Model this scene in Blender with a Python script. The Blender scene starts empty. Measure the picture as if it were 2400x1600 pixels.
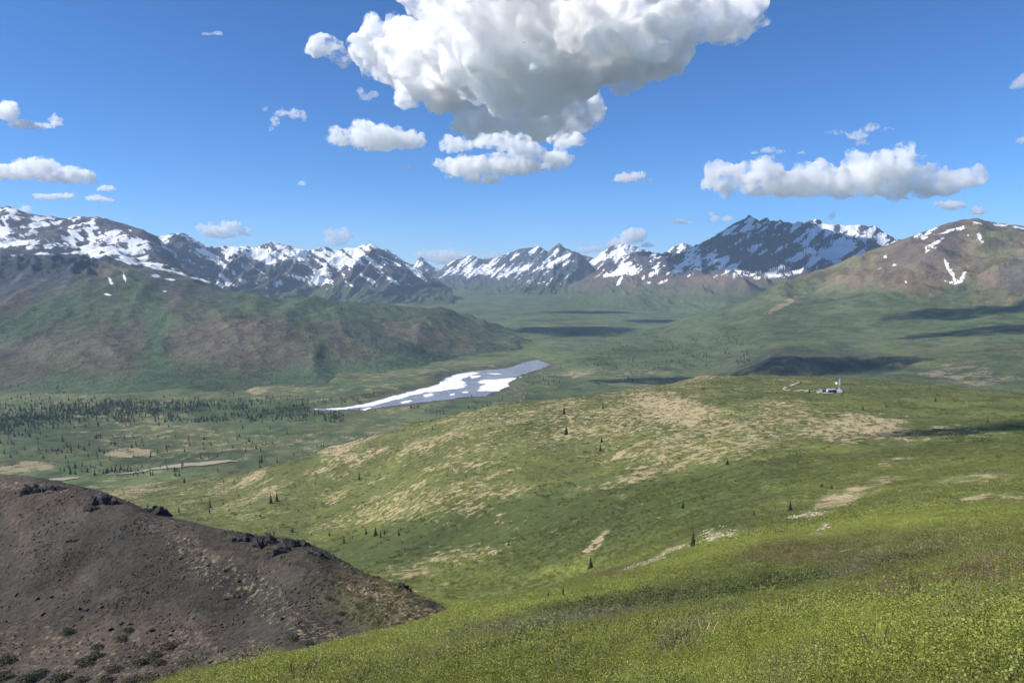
import bpy, math, random
import numpy as np

# ------------------------------------------------------------------ camera, sky, sun, exposure
scene = bpy.context.scene
COL = scene.collection
F_PX, HZ = 1780.0, 640.0                       # focal length in photo pixels, eye-level row
PITCH = math.atan((800 - HZ) / F_PX)
cam_d = bpy.data.cameras.new('camera')
cam_d.sensor_width = 36.0
cam_d.lens = 36.0 * F_PX / 2400.0
cam_d.clip_start, cam_d.clip_end = 0.05, 200000.0
cam = bpy.data.objects.new('camera', cam_d)
COL.objects.link(cam)
cam.location = (0, 0, 0)
cam.rotation_euler = (math.radians(90) - PITCH, 0, 0)
scene.camera = cam

SUN_EL, SUN_FWD = math.radians(39), math.radians(-8)   # sun stands to the left, a little behind
SUN = np.array([-math.cos(SUN_EL) * math.cos(SUN_FWD), math.cos(SUN_EL) * math.sin(SUN_FWD), math.sin(SUN_EL)])
world = bpy.data.worlds.new('World')
scene.world = world
world.use_nodes = True
wn = world.node_tree.nodes
sky = wn.new('ShaderNodeTexSky')
sky.sky_type = 'NISHITA'
sky.sun_disc = False
sky.sun_elevation = SUN_EL
sky.sun_rotation = math.atan2(SUN[0], SUN[1])
sky.altitude = 1300
sky.air_density, sky.dust_density, sky.ozone_density = 0.75, 0.25, 10.0
sat = wn.new('ShaderNodeHueSaturation')
sat.inputs['Saturation'].default_value = 1.06
world.node_tree.links.new(sky.outputs[0], sat.inputs['Color'])
world.node_tree.links.new(sat.outputs[0], wn['Background'].inputs['Color'])
wn['Background'].inputs['Strength'].default_value = 0.108

sun_d = bpy.data.lights.new('sun', 'SUN')
sun_d.energy, sun_d.angle, sun_d.color = 4.4, math.radians(0.53), (1.0, 0.95, 0.86)
sun = bpy.data.objects.new('sun', sun_d)
COL.objects.link(sun)
from mathutils import Vector
sun.rotation_euler = Vector(SUN).to_track_quat('Z', 'Y').to_euler()

scene.view_settings.view_transform = 'Standard'
scene.view_settings.look = 'None'
scene.view_settings.exposure = 0.56
scene.view_settings.gamma = 1.0
scene.view_settings.use_curve_mapping = False
cy = scene.cycles
cy.use_denoising = True
cy.max_bounces, cy.diffuse_bounces, cy.glossy_bounces = 20, 2, 2
cy.transmission_bounces, cy.volume_bounces, cy.transparent_max_bounces = 4, 24, 64
cy.sample_clamp_indirect = 6.0
cy.use_adaptive_sampling = True
cy.adaptive_threshold = 0.02

rng = np.random.default_rng(7)
random.seed(7)

# ------------------------------------------------------------------ maths helpers
CP, SP = math.cos(PITCH), math.sin(PITCH)

def pt(u, v, d):
    """photo pixel + forward distance -> world point"""
    a = (np.asarray(u, float) - 1200) / F_PX
    b = (np.asarray(v, float) - 800) / F_PX
    fy = CP - SP * b
    t = np.asarray(d, float) / fy
    return t * a, t * fy, t * (-SP - CP * b)

def pix(x, y, z):
    """world -> photo pixel"""
    f = y * CP - z * SP
    return 1200 + F_PX * x / f, 800 - F_PX * (y * SP + z * CP) / f

def _h(ix, iy, iz, seed):
    h = (ix.astype(np.int64) * 374761393 + iy.astype(np.int64) * 668265263 + iz * 2147483647 * 3 + seed * 974711) & 0xffffffff
    h = ((h ^ (h >> 13)) * 1274126177) & 0xffffffff
    h = ((h ^ (h >> 16)) * 2246822519) & 0xffffffff
    return h ^ (h >> 15)

def perlin(x, y, seed=0):
    x, y = np.broadcast_arrays(np.asarray(x, float), np.asarray(y, float))
    x0, y0 = np.floor(x), np.floor(y)
    fx, fy = x - x0, y - y0
    sx, sy = fx * fx * fx * (fx * (fx * 6 - 15) + 10), fy * fy * fy * (fy * (fy * 6 - 15) + 10)
    def g(i, j):
        a = _h(x0 + i, y0 + j, 0, seed) * (2 * math.pi / 4294967296.0)
        return np.cos(a) * (fx - i) + np.sin(a) * (fy - j)
    a = g(0, 0) * (1 - sx) + g(1, 0) * sx
    b = g(0, 1) * (1 - sx) + g(1, 1) * sx
    return (a * (1 - sy) + b * sy) * 1.5

def fbm(x, y, octv=5, seed=0, gain=0.5):
    s, a, tot = 0, 1.0, 0.0
    for i in range(octv):
        s = s + a * perlin(x * 2 ** i + 17.3 * i, y * 2 ** i - 9.1 * i, seed + i)
        tot += a; a *= gain
    return s / tot

def ridged(x, y, octv=5, seed=0, gain=0.5):
    s, a, tot, w = 0, 1.0, 0.0, 1.0
    for i in range(octv):
        n = 1 - np.abs(perlin(x * 2 ** i + 31.7 * i, y * 2 ** i + 5.3 * i, seed + i)) * 1.6
        n = np.clip(n, 0, 1) ** 2
        s = s + a * n * w
        w = np.clip(n * 1.6, 0, 1)
        tot += a; a *= gain
    return s / tot

def perlin3(p, seed=0):
    p0 = np.floor(p)
    f = p - p0
    s = f * f * f * (f * (f * 6 - 15) + 10)
    out = 0
    for i in (0, 1):
        for j in (0, 1):
            for k in (0, 1):
                h = _h(p0[:, 0] + i, p0[:, 1] + j, (p0[:, 2] + k).astype(np.int64) % 100003, seed)
                a = (h & 0xffff) * (2 * math.pi / 65536.0)
                c = ((h >> 16) & 0xffff) / 32768.0 - 1
                r = np.sqrt(np.maximum(0, 1 - c * c))
                g = r * np.cos(a) * (f[:, 0] - i) + r * np.sin(a) * (f[:, 1] - j) + c * (f[:, 2] - k)
                w = (s[:, 0] if i else 1 - s[:, 0]) * (s[:, 1] if j else 1 - s[:, 1]) * (s[:, 2] if k else 1 - s[:, 2])
                out = out + g * w
    return out * 1.5

def sst(a, b, x):
    t = np.clip((x - a) / (b - a), 0, 1)
    return t * t * (3 - 2 * t)

class TPS:
    """thin plate spline through scattered points"""
    def __init__(s, P, val, sm=1e-4):
        s.P = np.asarray(P, float)
        n = len(s.P)
        K = s.k(s.P) + sm * np.eye(n)
        Q = np.c_[np.ones(n), s.P]
        M = np.block([[K, Q], [Q.T, np.zeros((3, 3))]])
        s.c = np.linalg.solve(M, np.r_[np.asarray(val, float), 0, 0, 0])
    def k(s, X):
        r2 = ((X[:, None, :] - s.P[None]) ** 2).sum(-1)
        return 0.5 * r2 * np.log(r2 + 1e-12)
    def __call__(s, X):
        out = np.empty(len(X))
        for i in range(0, len(X), 60000):
            c = X[i:i + 60000]
            out[i:i + 60000] = s.k(c) @ s.c[:len(s.P)] + np.c_[np.ones(len(c)), c] @ s.c[len(s.P):]
        return out

class Land:
    """a piece of terrain: surveyed points (pixel, distance) joined by a spline, roughened by noise in metres"""
    def __init__(s, pts, rough, sm=2e-3):
        P = np.array(pts, float)
        s.f = TPS(np.c_[P[:, 0] / 600, np.log(P[:, 2]) * 1.2], P[:, 1] / 100, sm)
        s.rough = rough
    def at(s, u, d):
        sh = np.shape(u)
        u, d = np.ravel(u), np.ravel(d)
        v = s.f(np.c_[u / 600, np.log(d) * 1.2]) * 100
        x, y, z = pt(u, v, d)
        x = (u - 1200) / F_PX * (y * CP - z * SP)
        z = z + s.rough(x, y, z, u, d)
        return x.reshape(sh), y.reshape(sh), z.reshape(sh)
    def z(s, x, y):
        x, y = np.atleast_1d(np.asarray(x, float)), np.atleast_1d(np.asarray(y, float))
        z = -0.1 * y
        for _ in range(6):
            u = 1200 + F_PX * x / (y * CP - z * SP)
            z = s.at(u, y)[2]
        return z

# ------------------------------------------------------------------ object helpers
def tag(o, label=None, cat=None, group=None, kind=None):
    for k, val in (('label', label), ('category', cat), ('group', group), ('kind', kind)):
        if val: o[k] = val
    return o

def mesh_np(name, V, F, mat, smooth=True, parent=None):
    V = np.asarray(V, np.float32).reshape(-1, 3)
    me = bpy.data.meshes.new(name)
    if isinstance(F, np.ndarray):
        n, k = F.shape
        me.vertices.add(len(V)); me.vertices.foreach_set('co', V.ravel())
        me.loops.add(n * k); me.loops.foreach_set('vertex_index', F.astype(np.int32).ravel())
        me.polygons.add(n)
        me.polygons.foreach_set('loop_start', np.arange(0, n * k, k, dtype=np.int32))
        me.polygons.foreach_set('loop_total', np.full(n, k, np.int32))
        me.update(calc_edges=True)
    else:
        me.from_pydata(V.tolist(), [], F)
    me.polygons.foreach_set('use_smooth', np.full(len(me.polygons), smooth))
    if mat: me.materials.append(mat)
    o = bpy.data.objects.new(name, me)
    if parent is not False: COL.objects.link(o)
    if parent: o.parent = parent
    return o

def attr(me, name, rgb):
    a = me.attributes.new(name, 'FLOAT_COLOR', 'POINT')
    c = np.ones((len(me.vertices), 4), np.float32)
    c[:, :rgb.shape[1]] = rgb
    a.data.foreach_set('color', c.ravel())

def grid_faces(n, m):
    i = np.arange(n - 1)[:, None] * m + np.arange(m - 1)[None]
    return np.stack([i, i + 1, i + m + 1, i + m], -1).reshape(-1, 4)

def empty(name, loc=(0, 0, 0), rz=0.0, sc=1.0):
    o = bpy.data.objects.new(name, None)
    COL.objects.link(o)
    o.location, o.rotation_euler, o.scale = loc, (0, 0, rz), (sc, sc, sc)
    return o

# ------------------------------------------------------------------ materials
class NT:
    def __init__(s, name):
        s.m = bpy.data.materials.new(name)
        s.m.use_nodes = True
        s.t = s.m.node_tree
        s.b = s.t.nodes['Principled BSDF']
        s.out = s.t.nodes['Material Output']
    def n(s, typ, **kw):
        nd = s.t.nodes.new(typ)
        for k, val in kw.items():
            if k.startswith('i_'):
                key = k[2:]
                nd.inputs[int(key) if key.isdigit() else key.replace('_', ' ')].default_value = val
            else: setattr(nd, k, val)
        return nd
    def l(s, a, b): s.t.links.new(a, b)
    def val(s, nd, i, x):
        if hasattr(x, 'is_linked'): s.l(x, nd.inputs[i])
        else: nd.inputs[i].default_value = x
    def math(s, op, a, b=0.0, c=0.0):
        nd = s.n('ShaderNodeMath', operation=op)
        s.val(nd, 0, a); s.val(nd, 1, b); s.val(nd, 2, c)
        return nd.outputs[0]
    def noise(s, vec, scale, detail=4, rough=0.55, w=None):
        nd = s.n('ShaderNodeTexNoise')
        s.l(vec, nd.inputs['Vector'])
        nd.inputs['Scale'].default_value, nd.inputs['Detail'].default_value, nd.inputs['Roughness'].default_value = scale, detail, rough
        return nd.outputs[0]
    def mix(s, fac, a, b, mode='MIX'):
        nd = s.n('ShaderNodeMix', data_type='RGBA', blend_type=mode)
        s.val(nd, 0, fac)
        for i, x in ((6, a), (7, b)):
            if hasattr(x, 'is_linked'): s.l(x, nd.inputs[i])
            else: nd.inputs[i].default_value = (*x, 1)
        return nd.outputs[2]
    def range(s, x, a, b, c=0.0, d=1.0):
        nd = s.n('ShaderNodeMapRange', interpolation_type='SMOOTHSTEP')
        s.val(nd, 0, x)
        for i, q in enumerate((a, b, c, d)): nd.inputs[i + 1].default_value = q
        return nd.outputs[0]
    def bsdf(s, col, rough=0.9, spec=0.2, bump=None, bstr=0.3, bdist=1.0):
        s.val(s.b, 'Base Color', col if hasattr(col, 'is_linked') else (*col, 1))
        s.b.inputs['Roughness'].default_value = rough
        s.b.inputs['Specular IOR Level'].default_value = spec
        if bump is not None:
            bn = s.n('ShaderNodeBump')
            bn.inputs['Strength'].default_value, bn.inputs['Distance'].default_value = bstr, bdist
            s.l(bump, bn.inputs['Height']); s.l(bn.outputs[0], s.b.inputs['Normal'])
        return s.m

def terrain_mat(name, scales, bare_col, bare_col2, var=0.35, edge=0.5, bump=0.5, bdist=1.0, extra=None):
    """cover colour from the terrain survey, broken by noise; bare ground and snow where the survey fields exceed the noise"""
    t = NT(name)
    pos = t.n('ShaderNodeNewGeometry').outputs['Position']
    cov = t.n('ShaderNodeVertexColor', layer_name='cover').outputs[0]
    msk = t.n('ShaderNodeSeparateColor')
    t.l(t.n('ShaderNodeVertexColor', layer_name='fields').outputs[0], msk.inputs[0])
    big = t.noise(pos, scales[0], 5, 0.6)
    mid = t.noise(pos, scales[1], 5, 0.6)
    fine = t.noise(pos, scales[2], 6, 0.65)
    k = t.math('ADD', t.math('MULTIPLY', big, 0.7), t.math('ADD', t.math('MULTIPLY', mid, 0.7), t.math('MULTIPLY', fine, 0.6)))
    f = t.range(k, 0.7, 1.3, 1 - var, 1 + var)
    col = t.n('ShaderNodeVectorMath', operation='SCALE')
    t.l(cov, col.inputs[0]); t.l(f, col.inputs['Scale'])
    col = col.outputs[0]
    if extra: col = extra(t, pos, col, msk, big, mid, fine)
    nz = t.math('ADD', t.math('MULTIPLY', mid, 0.55), t.math('MULTIPLY', fine, 0.45))
    bmask = t.range(t.math('ADD', t.math('MULTIPLY', msk.outputs[0], 0.74), t.math('MULTIPLY', t.math('SUBTRACT', nz, 0.5), 4.2 * edge)), 0.42, 0.56)
    bmask = t.math('MULTIPLY', bmask, t.range(msk.outputs[0], 0.02, 0.2))
    bcol = t.mix(t.range(fine, 0.3, 0.7), bare_col, bare_col2)
    col = t.mix(bmask, col, bcol)
    smask = t.range(t.math('ADD', msk.outputs[1], t.math('MULTIPLY', t.math('SUBTRACT', nz, 0.5), 5.0 * edge)), 0.44, 0.58)
    smask = t.math('MULTIPLY', smask, t.range(msk.outputs[1], 0.05, 0.25))
    col = t.mix(smask, col, (0.86, 0.87, 0.9))
    return t.bsdf(col, 0.95, 0.1, t.math('ADD', mid, t.math('MULTIPLY', fine, 0.6)), bump, bdist)

def lerp3(a, b, f):
    return np.asarray(a)[None] * (1 - f)[:, None] + np.asarray(b)[None] * f[:, None] if np.ndim(a) == 1 else a * (1 - f)[:, None] + np.asarray(b)[None] * f[:, None]

def blob(u, v, cu, cv, ru, rv, rot=0.0, n=None, soft=0.35):
    """1 inside an ellipse, falling to 0 outside; n warps the rim"""
    c, s = math.cos(rot), math.sin(rot)
    du, dv = u - cu, v - cv
    r = np.sqrt(((du * c + dv * s) / ru) ** 2 + ((-du * s + dv * c) / rv) ** 2)
    if n is not None: r = r + n
    return 1 - sst(1 - soft, 1 + soft, r)

def add_land(name, U, D, X, Y, Z, cover, mat, label, cat):
    n, m = X.shape
    uu, vv = pix(X, Y, Z)
    o = mesh_np(name, np.stack([X, Y, Z], -1).reshape(-1, 3), grid_faces(n, m)[:, ::-1], mat)
    col, fld = cover(uu.ravel(), vv.ravel(), D.ravel(), X.ravel(), Y.ravel(), Z.ravel())
    attr(o.data, 'cover', np.clip(col, 0.002, 1)); attr(o.data, 'fields', fld)
    return tag(o, label, cat, kind='structure')

def land_grid(land, u0, u1, nu, d0, d1, nd, power=1.0):
    # columns of points along bearings; one column of ground keeps its bearing
    u = np.linspace(u0, u1, nu)
    r = np.linspace(0, 1, nd) ** power
    d = np.exp(np.log(d0) + (np.log(d1) - np.log(d0)) * r)
    U, D = np.meshgrid(u, d, indexing='ij')
    X, Y, Z = land.at(U, D)
    return U, D, X, Y, Z

# ================================================================== TERRAIN
# ---- near hillside, gully, spur and its plateau
A_PTS = [
 (2400,1600,3.2),(1800,1600,4),(1200,1600,6.2),(800,1600,11),(421,1600,24),(-200,1900,30),(0,1850,10),(2800,1550,3.2),(1200,2200,2.2),(2400,2300,1.5),(400,2300,3),
 (2800,1280,14),(2800,1200,50),(2800,1120,200),(2800,1030,430),(2800,960,900),(2800,930,1300),
 (2400,1450,6),(2400,1330,14),(2400,1255,40),(2400,1185,115),(2400,1100,230),(2400,1040,380),(2400,980,560),(2400,940,800),(2400,922,1050),(2400,930,1400),
 (2200,1450,7.5),(2200,1350,18),(2200,1290,42),(2200,1215,95),(2200,1140,200),(2200,1060,370),(2200,990,560),(2200,945,760),(2200,905,1150),(2200,912,1500),
 (2000,1450,9),(2000,1385,20),(2000,1345,42),(2000,1275,85),(2000,1210,150),(2000,1160,230),(2000,1080,370),(2000,1000,550),(2000,950,720),(2000,915,950),(2000,889,1300),(2000,905,1700),
 (1800,1480,10),(1800,1415,24),(1800,1365,46),(1800,1290,85),(1800,1262,120),(1800,1215,200),(1800,1120,360),(1800,1020,540),(1800,945,760),(1800,905,1050),(1800,880,1320),(1800,900,1650),
 (1600,1490,14),(1600,1430,30),(1600,1370,58),(1600,1310,100),(1620,1278,200),(1600,1200,320),(1600,1120,430),(1600,1050,545),(1600,950,800),(1600,912,1050),(1640,885,1270),(1600,910,1600),
 (1450,1490,18),(1450,1420,42),(1430,1358,85),(1430,1345,180),(1430,1300,300),(1400,1180,430),(1400,1080,590),(1400,980,800),(1400,925,1080),(1400,950,1400),
 (1250,1500,23),(1250,1440,46),(1250,1392,85),(1250,1400,170),(1230,1378,310),(1200,1300,390),(1200,1200,480),(1200,1100,610),(1200,1000,810),(1200,948,1020),(1200,985,1400),
 (1060,1520,28),(1060,1470,50),(1060,1438,80),(1060,1465,160),(1060,1412,310),(1000,1330,410),(1000,1200,550),(1000,1080,760),(1000,985,1100),(1000,1030,1400),
 (800,1550,32),(800,1513,55),(800,1560,110),(800,1500,200),(800,1420,310),(800,1330,440),(850,1250,590),(850,1130,820),(770,1048,1180),(770,1090,1500),
 (421,1690,80),(421,1640,180),(421,1360,450),(400,1225,760),(550,1165,950),(640,1165,860),(550,1112,1260),(430,1128,1280),(550,1120,1550),
 (100,1720,100),(100,1650,200),(0,1400,420),(0,1230,760),(200,1170,1150),(250,1135,1480),(0,1130,1500),(-200,1450,420),(-200,1140,1500),(-200,1700,200),
]
A_PTS = [(u, v, d * (1.5 - .5 * min(d, 70) / 70)) for u, v, d in A_PTS]
def roughA(x, y, z, u, d):
    a = np.clip(d * 0.006, 0.03, 4.0)
    w = np.clip(d / 9.0, 0.6, 55)
    e = np.where(d < 60, 0.8, 1.0)
    und = 1.1 * fbm(x / 26, y / 19, 3, 11) * sst(14, 50, d) * sst(260, 110, d) + .42 * fbm(x / 9, y / 7, 3, 12) * sst(7, 20, d) * sst(110, 50, d) + 3.2 * fbm(x / 75, y / 60, 3, 13) * sst(150, 300, d) * sst(1200, 700, d)
    return und + a * e * (fbm(x / 60, y / 60, 4, 3) * sst(30, 300, d) * 1.3 + fbm(x / 14, y / 14, 4, 5) * 0.55 * sst(8, 90, d) * np.clip(90 / d, 0.25, 1) * 1.6 + fbm(x / 3, y / 3, 3, 8) * 0.3 * np.clip(40 / d, 0, 1))
A = Land(A_PTS, roughA)

GREEN = np.array([0.142, 0.148, 0.054]); LUSH = np.array([0.178, 0.196, 0.048]); DEEP = np.array([0.070, 0.092, 0.030])
OLIVE = np.array([0.125, 0.130, 0.042]); TWIG = np.array([0.115, 0.098, 0.068]); TAN = np.array([0.33, 0.26, 0.15])

# pale stony or lichen patches on spur, (u, v, ru, rv, rot, strength)
A_TAN = [
 (1580,960,120,38,0.25,.95),(1450,985,130,50,-.1,.62),(1330,965,90,35,-.2,.5),(1700,1020,170,55,-.15,.62),(1860,975,110,40,.15,.62),(2040,1000,110,32,.1,.92),(1960,1010,100,30,0,.8),
 (1480,1050,120,40,-.15,.45),(1560,1070,90,30,-.4,.55),(1300,1010,130,50,-.2,.42),(1150,980,110,28,-.25,.5),(1100,1050,160,60,-.2,.36),(930,1060,110,50,-.3,.33),
 (1060,1160,150,26,-.12,.52),(930,1200,140,24,-.18,.58),(800,1225,80,20,-.25,.5),(1160,1150,90,24,-.1,.42),(1080,1300,140,24,-.12,.5),(960,1340,90,22,-.1,.55),(1010,1375,50,22,-.3,.5),
 (1980,1165,75,20,-.35,.85),(1900,1205,45,10,-.2,.75),(1930,1240,30,8,-.5,.7),(2060,1130,60,12,-.25,.6),(2330,1165,90,9,-.05,.8),(2300,1120,110,12,-.1,.55),(2080,1085,80,9,-.25,.5),(2250,1080,140,9,-.1,.4),
 (1400,1270,40,10,-.85,.85),(1375,1292,14,8,-.6,.8),(1560,1298,70,8,-.45,.75),(1690,1255,55,14,-.2,.6),(1480,1330,40,6,-.4,.6),(800,1045,55,18,-.35,.9),(590,1118,45,12,-.55,.9),(520,1135,50,9,-.4,.6),(300,1150,70,10,-.15,.7),
 (1700,870,45,14,.1,.85),(1620,890,80,14,-.3,.5),(1500,905,60,8,-.3,.45),(1860,881,60,6,0,.5),(2260,1012,110,14,.06,.55),(2200,1020,60,12,0,.45),(990,1525,60,10,0,.42),(1080,1535,50,8,0,.4),
 (1850,1440,75,9,-.18,.75),(1760,1465,70,9,-.2,.6),(1650,1520,70,10,-.35,.45),(1990,1290,40,8,.1,.5),
]
LIME, OLV, BRN, DRK, GRY = (0.300, 0.330, 0.070), (0.19, 0.195, 0.06), (0.175, 0.135, 0.068), (0.066, 0.082, 0.034), (0.15, 0.135, 0.11)
NEAR = [(900,1500,520,70,-.27,.75,LIME),(2000,1540,600,90,-.1,.8,LIME),(1500,1570,300,40,-.1,.5,OLV),(1330,1400,260,18,-.15,.7,LIME),(1700,1285,110,26,-.15,.8,LIME),(1560,1330,160,14,-.15,.6,LIME),(2150,1215,260,30,-.06,.6,LIME),(1950,1240,200,20,-.1,.5,LIME),
 (2250,1360,260,26,-.2,.6,BRN),(2330,1290,160,30,-.15,.6,OLV),(1880,1300,120,22,.05,.85,BRN),(1440,1342,70,12,-.1,.7,BRN),(1570,1385,60,10,-.1,.4,BRN),(2080,1265,140,16,-.05,.5,BRN),
 (1330,1455,240,22,-.13,.75,GRY),(1250,1490,160,14,-.1,.5,GRY),(1630,1510,120,12,-.45,.7,GRY),(1860,1588,70,20,0,.8,GRY),(1500,1405,230,9,-.12,.95,DRK),(1800,1372,240,13,-.12,.95,DRK),(2080,1330,130,10,-.2,.8,DRK),(1990,1350,60,14,-.1,.7,GRY),(2350,1470,120,20,-.1,.5,DRK),(2260,1520,100,14,0,.4,BRN),
 (1150,1240,420,46,-.2,.55,DRK),(1480,1225,260,36,-.3,.5,DRK),(1700,1160,220,26,-.2,.35,(0.12,.16,.045)),(1200,1380,160,26,-.1,.5,DRK),(1800,1215,160,20,-.1,.4,DRK)]
def coverA(u, v, d, x, y, z):
    n1 = fbm(x / 90, y / 90, 4, 21); n2 = fbm(x / 25, y / 25, 4, 22); n3 = fbm(x / 7, y / 7, 3, 23)
    k = np.clip(0.5 + 0.8 * n1 * sst(60, 300, d) + 0.7 * n2 * sst(15, 60, d) + 0.6 * n3 * (1 - sst(20, 120, d)), 0, 1)
    c = lerp3(GREEN, LUSH, k)
    far = sst(350, 1100, d)
    c = lerp3(c, np.array([0.120, 0.128, 0.048]), 0.55 * far)
    # deeper green of willow belts; the gully's slope shading is painted in too
    w = np.maximum.reduce([blob(u, v, 1150, 1230, 420, 60, -.22, 0.5 * n2), 0.8 * blob(u, v, 1500, 1210, 420, 70, -.3, 0.5 * n2), blob(u, v, 950, 1285, 200, 22, -.2, 0.5 * n2),
                           0.9 * blob(u, v, 1750, 1375, 700, 26, -.12, 0.6 * n3), 0.7 * blob(u, v, 2200, 1020, 320, 50, .02, .4 * n2)])
    c = lerp3(c, DEEP, 0.75 * w)
    tw = np.clip(sst(0.15, 0.5, fbm(x / 40 + 9, y / 40, 4, 31)) * sst(60, 200, d) * 0.35 + sst(0.15, 0.5, fbm(x / 2.2, y / 2.2, 4, 33)) * (1 - sst(15, 60, d)) * 0.7
                 + 0.8 * blob(u, v, 1850, 1300, 170, 24, .05, 0.5 * n3) + 0.5 * blob(u, v, 2200, 1300, 260, 26, -.1, .5 * n3), 0, 1)
    c = lerp3(c, TWIG * 1.05, tw)
    t = np.zeros_like(u)
    n5 = fbm(x / 3.5, y / 3.5, 4, 24)
    wob = 0.55 * n2 + 0.35 * n3
    wn = .45 * n3 + .35 * n5
    for (cu, cv, ru, rv, rot, s, cc) in NEAR:
        c = lerp3(c, np.array(cc), s * blob(u, v, cu, cv, ru, rv, rot, wn, .6))
    c = c * (1 + .35 * n5 * (1 - sst(60, 200, d)))[:, None]
    for (cu, cv, ru, rv, rot, s) in A_TAN:
        near = (np.abs(u - cu) < 2.2 * max(ru, rv)) & (np.abs(v - cv) < 2.2 * max(ru, rv))
        if near.any():
            t[near] = np.maximum(t[near], s * blob(u[near], v[near], cu, cv, ru, rv, rot, wob[near], 0.5))
    spots = 0.62 * sst(-.15, .45, 1.2 * n1 + .9 * n2) * sst(250, 500, d) * sst(1300, 1130, v) * sst(2300, 1500, u) + .10 * sst(120, 300, d)
    t = np.maximum(t, spots)
    return c, np.c_[t, np.zeros_like(t), tw]

def extraA(t, pos, col, msk, big, mid, fine):
    # clumps of darker willow and paler grass a few metres wide
    v = t.n('ShaderNodeTexVoronoi', feature='F1')
    t.l(pos, v.inputs['Vector']); v.inputs['Scale'].default_value = 0.33
    cl = t.range(t.math('ADD', v.outputs['Distance'], t.math('MULTIPLY', mid, 0.8)), 0.55, 1.15)
    col = t.mix(t.math('MULTIPLY', cl, 0.45), col, (0.048, 0.072, 0.020))
    return t.mix(t.math('MULTIPLY', t.range(t.noise(pos, 0.11, 6, 0.7), 0.55, 0.72), 0.5), col, (0.23, 0.20, 0.085))
M_A = terrain_mat('hillside_cover', (0.012, 0.15, 1.0), (0.50, 0.41, 0.24), (0.27, 0.21, 0.12), 0.45, 0.85, 0.9, 0.8, extraA)
U, D, X, Y, Z = land_grid(A, -320, 2720, 520, 1.3, 1750, 520)
add_land('hillside', U, D, X, Y, Z, coverA, M_A, 'green shrub covered hillside running down to a gully and a broad spur', 'hillside')

# ---- dark scree hill
B_CREST = [(-300,1120,330),(0,1128,310),(60,1130,305),(130,1139,300),(220,1160,290),(300,1192,280),(400,1225,270),(450,1238,265),(520,1251,260),(560,1260,255),(640,1268,250),(700,1277,245),(740,1293,240),(800,1326,235),(880,1357,225),(950,1386,215),(1010,1412,208),(1055,1434,202),(1150,1475,192)]
B_PTS = list(B_CREST) + [(u, v + 60 + 0.02 * u, d * 1.25) for u, v, d in B_CREST[::2]] + [(u, v + 150, d * 1.7) for u, v, d in B_CREST[::3]] + [
 (-300,1300,285),(0,1300,270),(200,1320,255),(400,1360,240),(600,1400,225),(800,1430,212),(950,1460,195),
 (-300,1480,235),(0,1460,232),(200,1470,222),(400,1490,212),(600,1500,200),(750,1505,192),(900,1500,186),
 (-300,1620,190),(0,1600,195),(200,1600,188),(400,1600,180),(600,1580,176),(800,1560,170),(1000,1540,168),(1150,1530,165),(0,1750,150),(500,1720,140),(1000,1640,140),(-300,1800,150)]
def roughB(x, y, z, u, d):
    g = ridged((x * 0.8 + y * 0.6) / 34, (x * -0.6 + y * 0.8) / 120, 4, 41)
    return 1.6 * (g - 0.5) * sst(320, 230, d) * 0.8 + 0.5 * fbm(x / 9, y / 9, 4, 42) + 0.16 * fbm(x / 2, y / 2, 3, 44)
B = Land(B_PTS, roughB, 1e-3)
def coverB(u, v, d, x, y, z):
    n = fbm(x / 30, y / 30, 5, 51); n2 = fbm((x + y) / 8, (x - y) / 40, 4, 52)
    c = lerp3(np.array([0.068, 0.060, 0.051]), np.array([0.098, 0.078, 0.060]), np.clip(0.45 + n + 0.6 * n2 + 0.5 * blob(u, v, 300, 1500, 500, 60, 0, n) , 0, 1))
    c = lerp3(c, np.array([0.058, 0.055, 0.044]), 0.7 * blob(u, v, 380, 1340, 330, 70, .35, n))
    # sparse grass and lichen toward the toe of the ridge
    t = 0.85 * blob(u, v, 950, 1425, 130, 38, .5, n2) + 0.5 * blob(u, v, 60, 1140, 170, 14, .1, n) + 0.4 * blob(u, v, 560, 1360, 330, 40, .6, n2) + .35 * blob(u, v, 250, 1540, 500, 60, 0, n2)
    gr = 0.7 * blob(u, v, 860, 1450, 150, 40, .5, n2)
    c = lerp3(c, np.array([0.10, 0.105, 0.045]), np.clip(gr, 0, 1) * 0.6)
    return c, np.c_[np.clip(t, 0, 1), np.zeros_like(t), np.zeros_like(t)]
M_B = terrain_mat('scree', (0.05, 0.6, 2.6), (0.40, 0.34, 0.22), (0.16, 0.125, 0.085), 0.6, 0.9, 1.0, 0.9)
U, D, X, Y, Z = land_grid(B, -320, 1180, 330, 140, 520, 300)
add_land('scree_hill', U, D, X, Y, Z, coverB, M_B, 'dark brown scree hill with black crags along its sloping crest', 'hill')

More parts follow.
